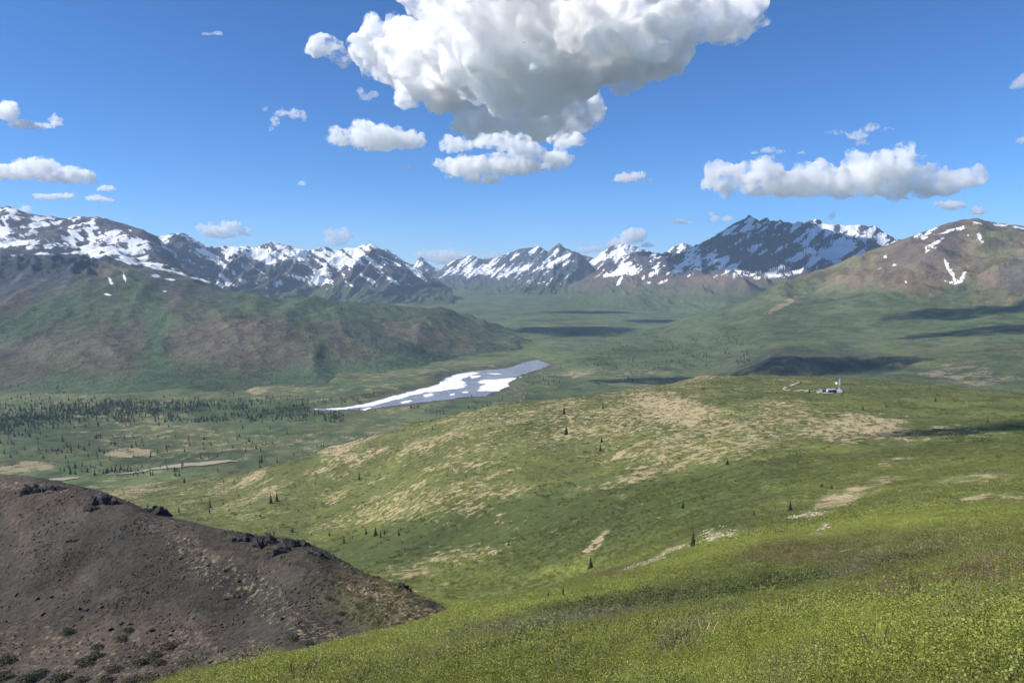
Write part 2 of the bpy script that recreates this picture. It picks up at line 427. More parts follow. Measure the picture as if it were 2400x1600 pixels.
# ---- valley floor
VZ = -400.0
LAKE = [(735,958),(800,956),(860,946),(915,929),(980,912),(1030,899),(1043,886),(1070,876),(1110,869),(1165,866),(1200,860),(1225,850),(1260,843),(1290,856),(1265,865),(1220,879),(1195,890),(1180,903),(1168,915),(1135,929),(1090,930),(1040,937),(985,944),(930,951),(880,956),(830,960),(780,962),(740,961)]
def on_plane(u, v, z):
    b = (v - 800) / F_PX
    t = z / (-SP - CP * b)
    return t * (u - 1200) / F_PX, t * (CP - SP * b)
LK = np.array([on_plane(u, v, VZ) for u, v in LAKE])
def poly_dist(x, y, P):
    """signed distance to polygon, negative inside"""
    d = np.full(x.shape, 1e9); ins = np.zeros(x.shape, bool)
    for i in range(len(P)):
        a, b = P[i], P[(i + 1) % len(P)]
        e = b - a
        t = np.clip(((x - a[0]) * e[0] + (y - a[1]) * e[1]) / (e @ e), 0, 1)
        d = np.minimum(d, np.hypot(x - a[0] - t * e[0], y - a[1] - t * e[1]))
        c = ((a[1] > y) != (b[1] > y)) & (x < (b[0] - a[0]) * (y - a[1]) / (b[1] - a[1] + 1e-12) + a[0])
        ins ^= c
    return np.where(ins, -d, d)
class Valley:
    def zz(s, x, y):
        base = VZ + 100 * sst(5200, 11500, y) + 130 * sst(11000, 17000, y)
        side = 90 * sst(0.20, 0.55, x / np.maximum(y, 1)) * sst(3000, 6000, y)
        n = 9 * fbm(x / 260, y / 260, 5, 61) + 2.0 * fbm(x / 60, y / 60, 3, 62)
        pd = poly_dist(x, y, LK)
        n = n * sst(0, 320, pd) + 1.3 * sst(-5, 60, pd)
        bank = 9.0 * sst(3, 50, pd) * sst(380, 120, pd) * sst(.0, 1, np.where(x < (y - 2900) * .75 - 120, 1.0, 0.0))
        return base + side + n + np.where(pd < 0, -2.5 * sst(0, -12, pd), 0) + bank
    def z(s, x, y): return s.zz(np.atleast_1d(np.asarray(x, float)), np.atleast_1d(np.asarray(y, float)))
C = Valley()
C_TAN = [(300,1061,72,11,.0,.95),(60,1094,75,14,-.1,.9),(600,915,24,14,.2,.85),(520,1040,120,14,-.1,.45),(480,1020,90,7,-.05,.4),(620,1035,60,8,-.1,.4),(330,990,60,8,0,.45),(1350,876,45,9,-.1,.75),(1300,925,90,7,-.05,.6),(1230,940,60,5,0,.5),(1180,975,60,12,-.2,.7),(900,905,60,8,-.1,.5),(760,892,30,8,0,.6),(740,940,30,6,-.2,.5),(860,935,50,6,0,.5),(1000,868,50,6,-.05,.4),(1140,857,40,4,-.05,.55),(640,935,60,6,0,.45),(200,1020,50,6,0,.3),(960,960,60,5,0,.35)]
def coverC(u, v, d, x, y, z):
    n1 = fbm(x / 400, y / 400, 5, 71); n2 = fbm(x / 90, y / 90, 4, 72)
    c = lerp3(np.array([0.092, 0.116, 0.054]), np.array([0.128, 0.140, 0.066]), np.clip(.5 + n1 + .5 * n2, 0, 1))
    c = lerp3(c, np.array([0.045, 0.075, 0.035]), 0.6 * sst(0.05, .4, fbm(x / 250 + 5, y / 120, 4, 75)))
    c = lerp3(c, np.array([0.118, 0.155, 0.058]), 0.6 * np.maximum(blob(u, v, 1290, 830, 90, 22, .2, n2), blob(u, v, 300, 1115, 250, 18, 0, n2)))
    c = lerp3(c, np.array([0.046, 0.068, 0.036]), .65 * sst(.08, .36, fbm(x / 120 + 3, y / 190, 5, 77)))
    c = lerp3(c, np.array([0.060, 0.085, 0.040]), 0.35 * sst(4000, 9000, y))
    c = lerp3(c, np.array([0.050, 0.070, 0.036]), np.clip(.8 * blob(u, v, 130, 978, 230, 24, -.1, .6 * n2, .6) + .55 * blob(u, v, 520, 965, 260, 10, .02, .6 * n2, .6) + .4 * blob(u, v, 150, 1030, 200, 30, 0, .8 * n2) + .5 * blob(u, v, 1560, 815, 180, 26, .05, .7 * n2), 0, 1))
    t = np.zeros_like(u)
    for (cu, cv, ru, rv, rot, s) in C_TAN:
        t = np.maximum(t, s * blob(u, v, cu, cv, ru, rv, rot, .5 * n2, .4))
    t = np.maximum(t, 0.46 * sst(-.25, .3, n1 + .4 * n2) * sst(4500, 3000, y))
    pd = poly_dist(x, y, LK)
    bank = sst(40, 8, pd)
    c = lerp3(c, np.array([0.10, 0.082, 0.062]), 0.8 * bank)
    return c, np.c_[t * (1 - bank), np.zeros_like(t), bank]
M_C = terrain_mat('valley_cover', (0.004, 0.03, 0.16), (0.36, 0.30, 0.18), (0.24, 0.20, 0.115), 0.5, 0.75, 0.7, 5.0)
U, D = np.meshgrid(np.linspace(-500, 2900, 420), np.exp(np.linspace(math.log(1150), math.log(17500), 380)), indexing='ij')
X, Y = (U - 1200) / F_PX * D, D
Z = C.zz(X.ravel(), Y.ravel()).reshape(X.shape)
add_land('valley_floor', U, D, X, Y, Z, coverC, M_C, 'broad green valley floor with pale dry patches and scattered spruce', 'valley')

# ---- left mountain
D_PTS = [
 (-500,930,2420),(0,932,2440),(300,936,2420),(500,935,2430),(700,915,2600),(850,898,2790),(980,880,3000),(1050,858,3300),(1180,838,3650),(1260,815,4150),(1300,800,4600),(1330,798,5200),
 (-500,860,2850),(0,880,2750),(180,880,2750),(350,890,2720),(500,890,2730),(650,870,2900),(800,860,3050),(950,838,3300),(1100,808,3850),(1200,795,4350),
 (-500,780,3400),(0,800,3260),(180,800,3220),(370,830,3080),(500,800,3200),(600,775,3400),(700,790,3350),(800,790,3500),(950,790,3700),(1080,782,4150),
 (-500,690,4100),(0,700,4000),(150,690,4050),(370,755,3650),(500,735,3800),(620,730,3900),(760,735,3950),(900,745,4100),(1000,742,4350),(1150,768,4700),
 (-500,600,4900),(0,625,4700),(110,592,5000),(200,612,4850),(300,640,4600),(400,670,4450),(500,685,4450),(600,693,4450),(700,695,4500),(800,701,4550),(900,708,4650),(1000,722,4800),(1100,741,5000),(1200,766,5200),(1270,790,5350),
 (-500,590,5600),(0,596,5500),(110,590,5500),(200,603,5500),(300,612,5450),(400,640,5250),(500,672,5100),(600,700,5200),(700,715,5300),(800,722,5400),(900,728,5500),(1000,742,5600),(1200,785,5800),(1330,805,5900),
 (-500,560,6300),(0,575,6300),(100,572,6300),(200,590,6250),(300,595,6200),(380,612,6000),(450,650,5900),(600,705,6200),(800,730,6400),
 (0,540,6700),(100,545,6700),(200,560,6700),(300,565,6600),(350,590,6400),
 (-500,520,7000),(-150,500,7200),(0,488,7300),(16,483,7300),(60,501,7250),(110,515,7200),(150,520,7200),(180,516,7200),(230,510,7200),(265,522,7150),(300,531,7100),(340,542,7050),(365,556,6950),(390,580,6800),(420,620,6600),(470,680,6600),
 (-500,560,8500),(0,545,8500),(230,560,8400),(340,590,8200),(450,690,7800),(700,730,7500),(1000,760,7000),
]
def roughD(x, y, z, u, d):
    hi = sst(4300, 5600, d)
    g = ridged((x * .9 + y * .45) / 900, (y * .9 - x * .45) / 1500, 5, 81)
    lo = ridged((x + .35 * y) / 420, (y - .35 * x) / 1300, 5, 83)
    r = 95 * (g - 0.45) * hi * sst(7250, 6700, d) + 34 * (lo - 0.5) * sst(2500, 3300, d) * (1 - .5 * hi)
    r = r + 16 * fbm(x / 120, y / 120, 4, 84) * sst(2600, 3200, d) + (8 + 20 * hi) * fbm(x / 170, y / 170, 4, 86) * hi + 6 * fbm(x / 60, y / 60, 3, 85) * hi
    cliff = blob(u, 0, 80, 0, 210, 1, 0, None, .5) * sst(4250, 4600, d) * sst(5300, 5000, d)
    r = r + cliff * (70 * ridged((x + .5 * y) / 170, (y - .5 * x) / 420, 5, 88) - 30)
    return r - 6 * sst(2600, 2400, d)
DM = Land(D_PTS, roughD, 1.5e-3)
def coverD(u, v, d, x, y, z):
    n1 = fbm(x / 500, y / 500, 5, 91); n2 = fbm((x + .3 * y) / 110, (y - .3 * x) / 420, 5, 92); n3 = fbm(x / 70, y / 70, 4, 93)
    c = lerp3(np.array([0.080, 0.096, 0.050]), np.array([0.112, 0.099, 0.074]), np.clip(.32 + 1.1 * n1 + .9 * n2, 0, 1))
    for (cu, cv, ru, rv, rot, s) in [(370,800,28,95,.0,.9),(370,870,45,30,0,.9),(90,740,150,26,-.35,.8),(160,820,30,80,.25,.5),(700,720,260,30,.1,.5),(900,860,300,26,-.1,.7),(250,900,400,24,0,.7),(330,690,40,50,-.3,.6),(1180,800,140,30,.1,.4)]:
        c = lerp3(c, np.array([0.064, 0.102, 0.050]), s * blob(u, v, cu, cv, ru, rv, rot, .45 * n3 + .3 * n2, .5))
    for (cu, cv, ru, rv, rot, s) in [(560,800,150,55,.05,.7),(230,830,90,60,.1,.55),(560,765,110,14,-.1,.8),(1000,790,150,30,.15,.5),(60,860,90,40,-.2,.5)]:
        c = lerp3(c, np.array([0.122, 0.099, 0.076]), s * blob(u, v, cu, cv, ru, rv, rot, .45 * n3 + .3 * n2, .5))
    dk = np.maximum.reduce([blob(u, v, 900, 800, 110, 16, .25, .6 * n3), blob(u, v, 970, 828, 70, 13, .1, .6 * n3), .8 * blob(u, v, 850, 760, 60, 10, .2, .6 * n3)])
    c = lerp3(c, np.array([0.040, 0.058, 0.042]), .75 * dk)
    rock = np.clip(sst(30, 150, z + 70 * n1 + 50 * n3) + .9 * blob(u, v, 90, 640, 160, 50, -.35, .5 * n3) + .5 * blob(u, v, 420, 660, 120, 26, .35, .5 * n2), 0, 1)
    c = lerp3(c, np.array([0.088, 0.076, 0.084]), rock)
    c = lerp3(c, np.array([0.044, 0.048, 0.062]), .95 * blob(u, v, 90, 630, 150, 46, -.2, .6 * n3))
    c = lerp3(c, np.array([0.14, 0.125, 0.10]), .8 * sst(.1, .4, n2) * blob(u, v, 60, 680, 130, 40, -.5, .6 * n3))
    t = .62 * blob(u, v, 560, 765, 90, 10, -.1, .5 * n3, .6) + .5 * blob(u, v, 500, 740, 50, 8, -.3, .5 * n3, .6) + .5 * blob(u, v, 170, 655, 40, 22, -.7, .5 * n3, .6) + .25 * blob(u, v, 300, 890, 300, 30, 0, n3)
    streak = .6 * fbm((x * .55 - z * 1.6) / 150, (x * .8 + z * 1.1) / 420, 5, 95) + .75 * fbm((x * .8 + z * 1.3) / 55, (x * .7 - z) / 330, 5, 96)
    n4 = fbm(x / 34, (y * .4 + z) / 30, 4, 97)
    s = -0.33 + 0.60 * sst(40, 230, z) + 2.0 * streak + .28 * n3 + .25 * n4
    bench = blob(u, v, 230, 592, 260, 16, .1, .5 * n3, .6)
    s = np.where(d < 5150, s - .55 + .8 * sst(5050, 5500, d), s) + .30 * bench
    s = s + .35 * blob(u, v, 230, 565, 110, 40, .35, .4 * n3, .6) - .45 * blob(u, v, 130, 545, 55, 24, -.5, .6 * n3, .6) + .3 * blob(u, v, 20, 530, 70, 40, 0, .4 * n3)
    # stray drifts on the shoulder
    for (cu, cv, ru, rv, rot) in [(260,660,4,12,-.5),(292,650,3,14,-.25),(252,690,10,3,.2),(370,628,30,4,.2),(420,640,22,3.5,.3),(470,655,26,3.5,.3),(520,668,18,3,.3),(400,655,10,3,.2),(365,648,12,4,.1),(590,683,3,6,0),(386,682,3,3,0),(340,617,40,4,.1)]:
        s = np.maximum(s, .8 * blob(u, v, cu, cv, ru, rv, rot, .7 * n3 + .8 * n4, .7))
    s = s * sst(720, 690, v)
    return c, np.c_[np.clip(t, 0, 1), np.clip(s, 0, 1.2), dk]
M_D = terrain_mat('mountain_cover', (0.0022, 0.02, 0.09), (0.24, 0.19, 0.15), (0.16, 0.13, 0.10), 0.48, 0.42, 1.0, 16.0)
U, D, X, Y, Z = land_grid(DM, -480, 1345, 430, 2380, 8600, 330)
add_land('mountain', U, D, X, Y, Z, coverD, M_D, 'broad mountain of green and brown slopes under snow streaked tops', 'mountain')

# ---- right mountain and its green apron
G_PTS = [
 (1250,808,4300),(1300,830,3800),(1400,853,3350),(1500,890,2850),(1600,905,2700),(1700,905,2650),(1850,912,2300),(2000,915,2150),(2200,925,2000),(2400,940,1900),(2800,950,1900),
 (1420,815,4050),(1500,845,3500),(1600,850,3350),(1700,845,3250),(1800,825,3000),(1800,880,2550),(1950,835,2850),(1950,880,2450),(2080,850,2650),(2200,860,2450),(2400,850,2350),(2800,840,2300),
 (1450,790,4600),(1600,805,4000),(1750,790,3850),(1900,780,3700),(2050,790,3350),(2200,790,3200),(2400,780,3050),(2800,760,3000),
 (1550,775,4900),(1700,755,4600),(1850,735,4400),(2000,735,4100),(2150,730,3900),(2300,728,3700),(2400,715,3700),(2800,690,3600),
 (1500,775,5400),(1600,745,5300),(1700,718,5300),(1800,680,5300),(1900,642,5300),(2000,607,5300),(2060,586,5300),(2110,567,5300),(2180,543,5400),(2230,526,5450),(2255,524,5480),(2283,513,5500),(2305,520,5500),(2335,532,5500),(2370,527,5550),(2410,532,5600),(2800,520,5700),
 (1900,690,4900),(2000,670,4750),(2080,640,4800),(2150,610,4900),(2230,590,5000),(2300,570,5100),(2100,700,4300),(2220,690,4350),(2240,660,4600),(2330,670,4300),(2400,640,4400),(2360,590,4900),(2600,600,4600),
 (1500,800,6200),(1700,750,6200),(1900,690,6300),(2110,620,6300),(2300,590,6600),(2500,600,6700),(2800,590,6800),
]
def roughG(x, y, z, u, d):
    hi = sst(-230, -60, z)
    g = ridged((x * .5 + y * .85) / 620, (x * .85 - y * .5) / 900, 5, 101)
    r = 34 * (ridged((x * .4 + y * .9) / 210, (x * .9 - y * .4) / 420, 4, 106) - .5) * hi * sst(5520, 5300, d) + 120 * (g - .5) * hi * sst(5500, 5150, d) + 22 * fbm(x / 130, y / 130, 5, 102) * hi + 7 * fbm(x / 200, y / 200, 4, 103)
    cl = blob(u, 0, 1900, 0, 260, 1, 0, None, .4) * sst(2420, 2560, d) * sst(2900, 2700, d)
    return r + cl * (26 * ridged(x / 130, y / 220, 4, 104) - 8) - 14 * sst(1500, 1300, u) * sst(3600, 4600, d)
G = Land(G_PTS, roughG, 1.5e-3)
def coverG(u, v, d, x, y, z):
    n1 = fbm(x / 420, y / 420, 5, 111); n2 = fbm((x - .4 * y) / 100, (y + .4 * x) / 320, 5, 112); n3 = fbm(x / 60, y / 60, 4, 113)
    c = lerp3(np.array([0.078, 0.104, 0.046]), np.array([0.105, 0.118, 0.056]), np.clip(.5 + n1 + .6 * n2, 0, 1))
    c = lerp3(c, np.array([0.12, 0.128, 0.055]), .5 * blob(u, v, 2250, 830, 220, 40, 0, n3))
    c = lerp3(c, np.array([0.048, 0.070, 0.036]), .7 * sst(.05, .35, fbm(x / 130, y / 210, 5, 119)) * sst(-90, -200, z))
    b = sst(-150, -20, z + 70 * n1 + 60 * n2 + 50 * (u - 2100) / 200 * 0)
    c = lerp3(c, np.array([0.165, 0.128, 0.080]), b)
    c = lerp3(c, np.array([0.115, 0.088, 0.076]), .8 * np.maximum(blob(u, v, 2150, 600, 90, 60, -.6, .5 * n3), blob(u, v, 2230, 570, 30, 55, .2, .4 * n3)))
    c = lerp3(c, np.array([0.175, 0.130, 0.075]), .7 * np.maximum(blob(u, v, 2150, 660, 60, 34, .2, .6 * n3), .6 * blob(u, v, 2350, 690, 70, 26, 0, .6 * n3)))
    c = lerp3(c, np.array([0.120, 0.122, 0.055]), .7 * np.maximum(blob(u, v, 2340, 570, 50, 60, .5, .5 * n3), blob(u, v, 1950, 630, 120, 14, -.4, .4 * n3)))
    c = lerp3(c, np.array([0.105, 0.095, 0.085]), .8 * blob(u, v, 2390, 650, 50, 40, .3, .5 * n3))
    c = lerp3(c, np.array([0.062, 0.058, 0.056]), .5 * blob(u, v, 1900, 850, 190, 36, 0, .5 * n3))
    t = .75 * blob(u, v, 1845, 708, 70, 8, -.5, .4 * n3, .5) + .5 * blob(u, v, 1730, 745, 30, 7, -.4, .5 * n3) + .62 * blob(u, v, 2270, 880, 130, 30, .05, .6 * n3, .6) + .45 * blob(u, v, 1580, 870, 50, 14, -.2, .6 * n3) + .35 * blob(u, v, 2370, 705, 60, 16, 0, .6 * n3) + .4 * blob(u, v, 1520, 860, 20, 12, 0, .6 * n3)
    s = np.zeros_like(u)
    w = .5 * n3 + .8 * fbm(x / 20, (y * .5 + z) / 20, 4, 117)
    for (cu, cv, ru, rv, rot) in [(2176,545,22,4,-.5),(2190,570,26,3.5,-.5),(2180,585,16,3,-.4),(2165,560,10,4,-.6),(2290,522,12,3,.1),(2296,555,4,13,-.35),(2230,540,40,3,-.25),(2220,622,4,22,-.45),(2235,648,5,16,-.4),(2244,662,10,8,0),(2258,646,4,16,.55),(2240,667,10,4,.1),(2226,662,12,2.5,.1),(2095,621,6,4,-.3),(2270,552,3,4,0),(2060,628,8,2,-.3),(2125,664,7,2,0),(2080,600,14,2,-.5),(2345,528,18,3,.05),(2390,534,20,3,.3),(2150,552,10,3,-.5)]:
        s = np.maximum(s, .82 * blob(u, v, cu, cv, ru, rv, rot, w, .7))
    return c, np.c_[np.clip(t, 0, 1), s, np.zeros_like(t)]
M_G = terrain_mat('bare_mountain_cover', (0.0025, 0.018, 0.09), (0.32, 0.25, 0.16), (0.21, 0.16, 0.11), 0.48, 0.6, 1.0, 12.0)
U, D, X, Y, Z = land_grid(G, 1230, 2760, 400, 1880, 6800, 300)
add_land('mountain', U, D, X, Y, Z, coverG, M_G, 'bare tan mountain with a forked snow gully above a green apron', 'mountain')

# ---- craggy ranges: crest line, foot line, spurs between
def interp(L, u): 
    L = np.array(sorted(L), float)
    return np.interp(u, L[:, 0], L[:, 1])
def range_mesh(crest, dc, foot, df, nu, nt, seed, spur=0.30, wl=(500, 1600), lean=0.5, jag=2.2, power=1.15):
    u0, u1 = crest[0][0], crest[-1][0]
    u = np.linspace(u0, u1, nu)
    vc = interp(crest, u) + jag * fbm(u / 14, u * 0 + seed, 4, seed) + jag * .5 * fbm(u / 5, u * 0 + seed + 3, 3, seed)
    dcr = dc if np.isscalar(dc) else interp(dc, u)
    dfr = df if np.isscalar(df) else interp(df, u)
    vf = interp(foot, u)
    xc, yc, zc = pt(u, vc, dcr); xf, yf, zf = pt(u, vf, dfr)
    zf = np.minimum(zf, C.zz(xf, yf) - 12)
    t = np.r_[np.linspace(0, 1, nt) ** .9, 1 + np.linspace(0.06, .8, 12)]
    T = np.broadcast_to(t[None], (nu, len(t)))
    k = np.minimum(T, 1) ** power
    X = xf[:, None] + (xc - xf)[:, None] * T
    Y = yf[:, None] + (yc - yf)[:, None] * T
    H = (zc - zf)[:, None]
    Z = zf[:, None] + H * k - np.where(T > 1, (T - 1) * H * 1.1, 0)
    env = np.where(T < 1, np.clip(T * (1 - T) * 4, 0, 1) ** .6, .25)
    a = X + lean * (Y - yf[:, None])
    wob = 160 * fbm(X / 700, Y / 700, 3, seed + 9)
    r = ridged((a + wob) / wl[0], (Y + .3 * wob) / wl[1], 5, seed + 1)
    r2 = ridged((a * .8 - wob) / (wl[0] * .32), Y / (wl[1] * .4), 4, seed + 2)
    Z = Z + np.abs(H) * spur * env * ((r - .45) + .35 * (r2 - .45)) + 7 * fbm(X / 60, Y / 60, 3, seed + 5) * env
    return np.broadcast_to(u[:, None], X.shape), Y, X, Y, Z, T, r

M_R = terrain_mat('crag_rock', (0.0016, 0.015, 0.08), (0.17, 0.13, 0.115), (0.12, 0.095, 0.085), 0.35, 0.5, 0.9, 18.0)
def crag(name, label, args, rock, rock2, low, zlow, snow, streak_dir, seed, extra=None):
    U, D, X, Y, Z, T, r = range_mesh(*args[0], **args[1])
    T, r = T.ravel(), r.ravel()
    def cover(u, v, d, x, y, z):
        n1 = fbm(x / 600, (y + 2 * z) / 600, 5, seed); n3 = fbm(x / 110, (y * .5 + z) / 110, 4, seed + 1)
        c = lerp3(np.array(rock), np.array(rock2), np.clip(.5 + 1.2 * n1 + .6 * n3, 0, 1))
        c = lerp3(c, np.array(low), sst(zlow + 90, zlow - 90, z + 120 * n1 + 60 * n3))
        ca, sa = math.cos(streak_dir), math.sin(streak_dir)
        st = fbm((x * sa - z * ca) / 70, (x * ca + z * sa) / 420, 5, seed + 2)
        n4 = fbm(x / 30, (y * .4 + z) / 26, 4, seed + 4)
        st2 = fbm((x * sa - z * ca) / 34, (x * ca + z * sa) / 260, 4, seed + 6)
        s = snow[0] - .13 + snow[1] * sst(snow[2], snow[3], z) + (snow[4] if len(snow) > 4 else 1.5) * st + .9 * st2 + .4 * n3 + .6 * n4 + .4 * (.45 - r)
        s = s * sst(zlow - 120, zlow + 30, z + 80 * n3)
        t = np.zeros_like(u)
        if extra: c, t, s = extra(c, t, s, u, v, x, y, z, n1, n3)
        return c, np.c_[t, np.clip(s, 0, 1.2), np.zeros_like(t)]
    return add_land(name, U, D, X, Y, Z, cover, M_R, label, 'mountain')

GREYP = (0.085, 0.078, 0.090); GREYB = (0.060, 0.062, 0.078); GRN = (0.072, 0.088, 0.050)
crag('mountain', 'distant saw toothed blue peaks in the gap of the far range', (([(840,640),(880,600),(892,588),(905,583),(920,595),(950,612),(972,620),(982,603),(987,599),(996,612),(1015,625),(1035,632),(1045,620),(1060,632),(1090,628)], 16500, [(840,690),(1090,690)], 14500, 150, 60, 121), dict(spur=.3, jag=2.2)),
     (0.07, .075, .095), (0.05, .055, .075), (0.08, .085, .07), -100, (.1, .25, 0, 400), .9, 122)
def ex_far(c, t, s, u, v, x, y, z, n1, n3):
    s = s + .45 * blob(u, v, 1230, 638, 150, 14, .02, .5 * n3, .6) + .25 * blob(u, v, 1080, 625, 40, 30, .3, .4 * n3) - .5 * blob(u, v, 1100, 660, 90, 12, 0, .4 * n3)
    return c, t, s * sst(672, 652, v)
crag('mountain', 'far snow dusted range closing the head of the valley', (([(985,668),(1020,640),(1060,612),(1085,602),(1105,597),(1130,606),(1155,604),(1180,598),(1210,588),(1240,582),(1262,577),(1285,590),(1300,578),(1310,570),(1325,584),(1345,592),(1400,606),(1450,600),(1520,610)], 14000, [(985,690),(1520,690)], 12000, 320, 110, 131), dict(spur=.24, jag=2.2, wl=(1150, 2200), lean=.15)),
     GREYB, GREYP, GRN, -150, (.14, .26, -50, 350), .75, 132, ex_far)
def ex_pyr(c, t, s, u, v, x, y, z, n1, n3):
    s = s - .35 * sst(1330, 1352, u - (v - 586) * .25) + .35 * blob(u, v, 1300, 615, 45, 16, -.55, .5 * n3)
    return c, t, s
crag('mountain', 'steep dark pyramid peak with a snowy flank before the far range', (([(1120,685),(1180,668),(1240,641),(1275,622),(1310,603),(1335,589),(1345,586),(1358,592),(1375,606),(1390,622),(1405,640),(1440,668)], 11800, [(1120,692),(1440,690)], 10600, 230, 100, 141), dict(spur=.38, lean=-.4, jag=3.5)),
     GREYB, (0.075, .07, .08), GRN, -130, (.05, .2, -50, 300), .7, 142, ex_pyr)
def ex_left(c, t, s, u, v, x, y, z, n1, n3):
    s = s + .35 * blob(u, v, 690, 600, 120, 18, .05, .5 * n3, .6) - .3 * blob(u, v, 620, 640, 70, 20, 0, .5 * n3) + .2 * blob(u, v, 830, 600, 60, 24, .3, .4 * n3) - .4 * blob(u, v, 430, 575, 40, 18, .3, .5 * n3)
    return c, t, s * sst(695, 660, v)
crag('mountain', 'long snow streaked mountain range beyond the green shoulder', (([(300,560),(340,545),(380,552),(405,545),(430,543),(455,556),(480,572),(505,582),(540,577),(570,575),(600,578),(635,568),(660,574),(690,582),(720,590),(745,582),(765,576),(790,584),(810,578),(830,578),(850,572),(868,569),(885,582),(910,596),(940,611),(970,628),(1000,642),(1025,655),(1060,676)], 9800, [(300,690),(700,712),(900,712),(1060,705)], [(300,8000),(1060,8300)], 420, 150, 151), dict(spur=.42, wl=(850, 1900), lean=-.6, jag=2.0)),
     GREYP, (0.098, .085, .088), GRN, -130, (.22, .34, -40, 300), -.55, 152, ex_left)
def ex_snowcap(c, t, s, u, v, x, y, z, n1, n3):
    return c, t, s
crag('mountain', 'rounded snow topped summit behind the low dark ridge', (([(1340,640),(1380,612),(1400,600),(1415,582),(1435,574),(1460,570),(1480,573),(1500,580),(1530,590),(1560,590),(1580,575),(1598,570),(1620,576),(1650,590),(1700,600)], 12500, [(1340,680),(1700,680)], 11000, 220, 80, 161), dict(spur=.24, jag=2.2, wl=(1150, 2200), lean=.15)),
     GREYP, (0.10, .088, .085), GRN, -130, (.16, .42, 50, 350), .8, 162)
def ex_dark(c, t, s, u, v, x, y, z, n1, n3):
    s = s + .2
    s = s + .5 * blob(u, v, 1935, 575, 55, 50, -.25, .7 * n3, .7) + .5 * blob(u, v, 2000, 590, 70, 20, .5, .5 * n3) + .25 * blob(u, v, 1990, 540, 100, 16, .05, .7 * n3, .6) + .3 * blob(u, v, 1880, 630, 60, 14, -.2, .5 * n3)
    s = s - .6 * blob(u, v, 1945, 580, 16, 12, 0, .6 * n3) - .25 * blob(u, v, 1830, 570, 50, 60, -.5, .3 * n3)
    brown = sst(640, 662, v + 12 * n1)
    c = lerp3(c, np.array([0.118, 0.100, 0.080]), brown)
    c = lerp3(c, np.array([0.16, 0.115, 0.088]), .7 * np.maximum(blob(u, v, 1740, 655, 120, 10, 0, .5 * n3), blob(u, v, 2010, 550, 40, 20, 0, .6 * n3)))
    c = lerp3(c, np.array([0.072, 0.094, 0.050]), sst(660, 698, v + 22 * n1 + 16 * n3))
    s = s * sst(662, 640, v + 10 * n3)
    for (cu, cv, ru, rv, rot) in [(1450,662,4,16,.5),(1420,645,10,3,-.3),(1508,650,5,8,.4),(1553,660,12,3,-.4),(1775,652,12,3,-.2),(1830,645,22,4,-.15),(1868,637,14,4,.2),(1520,662,6,3,0)]:
        s = np.maximum(s, .82 * blob(u, v, cu, cv, ru, rv, rot, .9 * n3, .7))
    t = .55 * blob(u, v, 1740, 656, 110, 6, 0, .6 * n3, .6) + .45 * blob(u, v, 1740, 710, 18, 10, -.5, .5 * n3) + .4 * blob(u, v, 1600, 700, 30, 5, -.4, .5 * n3)
    return c, t, s
crag('mountain', 'massive dark rock mountain streaked with slanting snow gullies', (([(1330,672),(1380,645),(1420,618),(1460,598),(1500,588),(1530,592),(1565,594),(1600,590),(1630,576),(1660,560),(1690,541),(1720,521),(1740,512),(1752,508),(1766,511),(1780,517),(1792,509),(1797,508),(1804,518),(1830,521),(1860,522),(1895,517),(1915,517),(1930,526),(1950,524),(1985,526),(2020,525),(2045,531),(2070,546),(2095,556),(2120,562),(2160,580),(2200,590)], 9500, [(1330,712),(1500,722),(1700,735),(1900,700),(2200,690)], [(1330,8200),(1500,7300),(1700,6700),(2200,7300)], 520, 230, 171), dict(spur=.30, wl=(520, 2000), lean=.9, power=1.3, jag=3.8)),
     (0.052, .054, .068), (0.070, .066, .076), (0.125, .095, .082), -40, (.10, .08, 60, 500, 2.4), .62, 172, ex_dark)

# ================================================================== WATER, ICE, GRAVEL
def flat_poly(name, P, z, mat, thick=0.0, wob=0.0, seed=0, n_sub=5):
    """sheet over a world polygon with a naturally uneven rim"""
    P = np.asarray(P, float)
    Q = []
    for i in range(len(P)):
        a, b = P[i], P[(i + 1) % len(P)]
        for k in range(n_sub): Q.append(a + (b - a) * k / n_sub)
    Q = np.array(Q)
    Q = Q + wob * np.c_[fbm(Q[:, 0] / 35, Q[:, 1] / 35, 4, seed), fbm(Q[:, 0] / 35, Q[:, 1] / 35, 4, seed + 7)]
    n = len(Q)
    V = np.c_[Q, np.full(n, z)]
    Fc = [list(range(n))]
    if thick:
        V = np.r_[V, np.c_[Q, np.full(n, z - thick)]]
        Fc += [[i, i + n, (i + 1) % n + n, (i + 1) % n] for i in range(n)]
    return mesh_np(name, V, Fc, mat, smooth=False)
tw = NT('lake_water')
p = tw.n('ShaderNodeNewGeometry').outputs['Position']
wc = tw.mix(tw.range(tw.noise(p, 0.012, 5), .35, .65), (0.24, 0.26, 0.30), (0.17, 0.19, 0.235))
wc = tw.mix(tw.math('MULTIPLY', tw.range(tw.noise(p, 0.05, 6, .75), .58, .66), .75), wc, (0.75, 0.77, 0.8))
wc = tw.mix(tw.math('MULTIPLY', tw.range(tw.noise(p, 0.028, 5, .7), .60, .68), .8), wc, (0.09, 0.10, 0.06))
M_WATER = tw.bsdf(wc, 0.5, 0.3, tw.noise(p, 0.35, 4), 0.25, 0.4)
ti = NT('lake_ice')
p = ti.n('ShaderNodeNewGeometry').outputs['Position']
M_ICE = ti.bsdf(ti.mix(ti.range(ti.noise(p, 0.03, 6, .7), .4, .7), (0.86, 0.87, 0.88), (0.72, 0.76, 0.82)), 0.8, 0.2)
tg = NT('gravel')
p = tg.n('ShaderNodeNewGeometry').outputs['Position']
gn = tg.noise(p, 0.8, 6, .7)
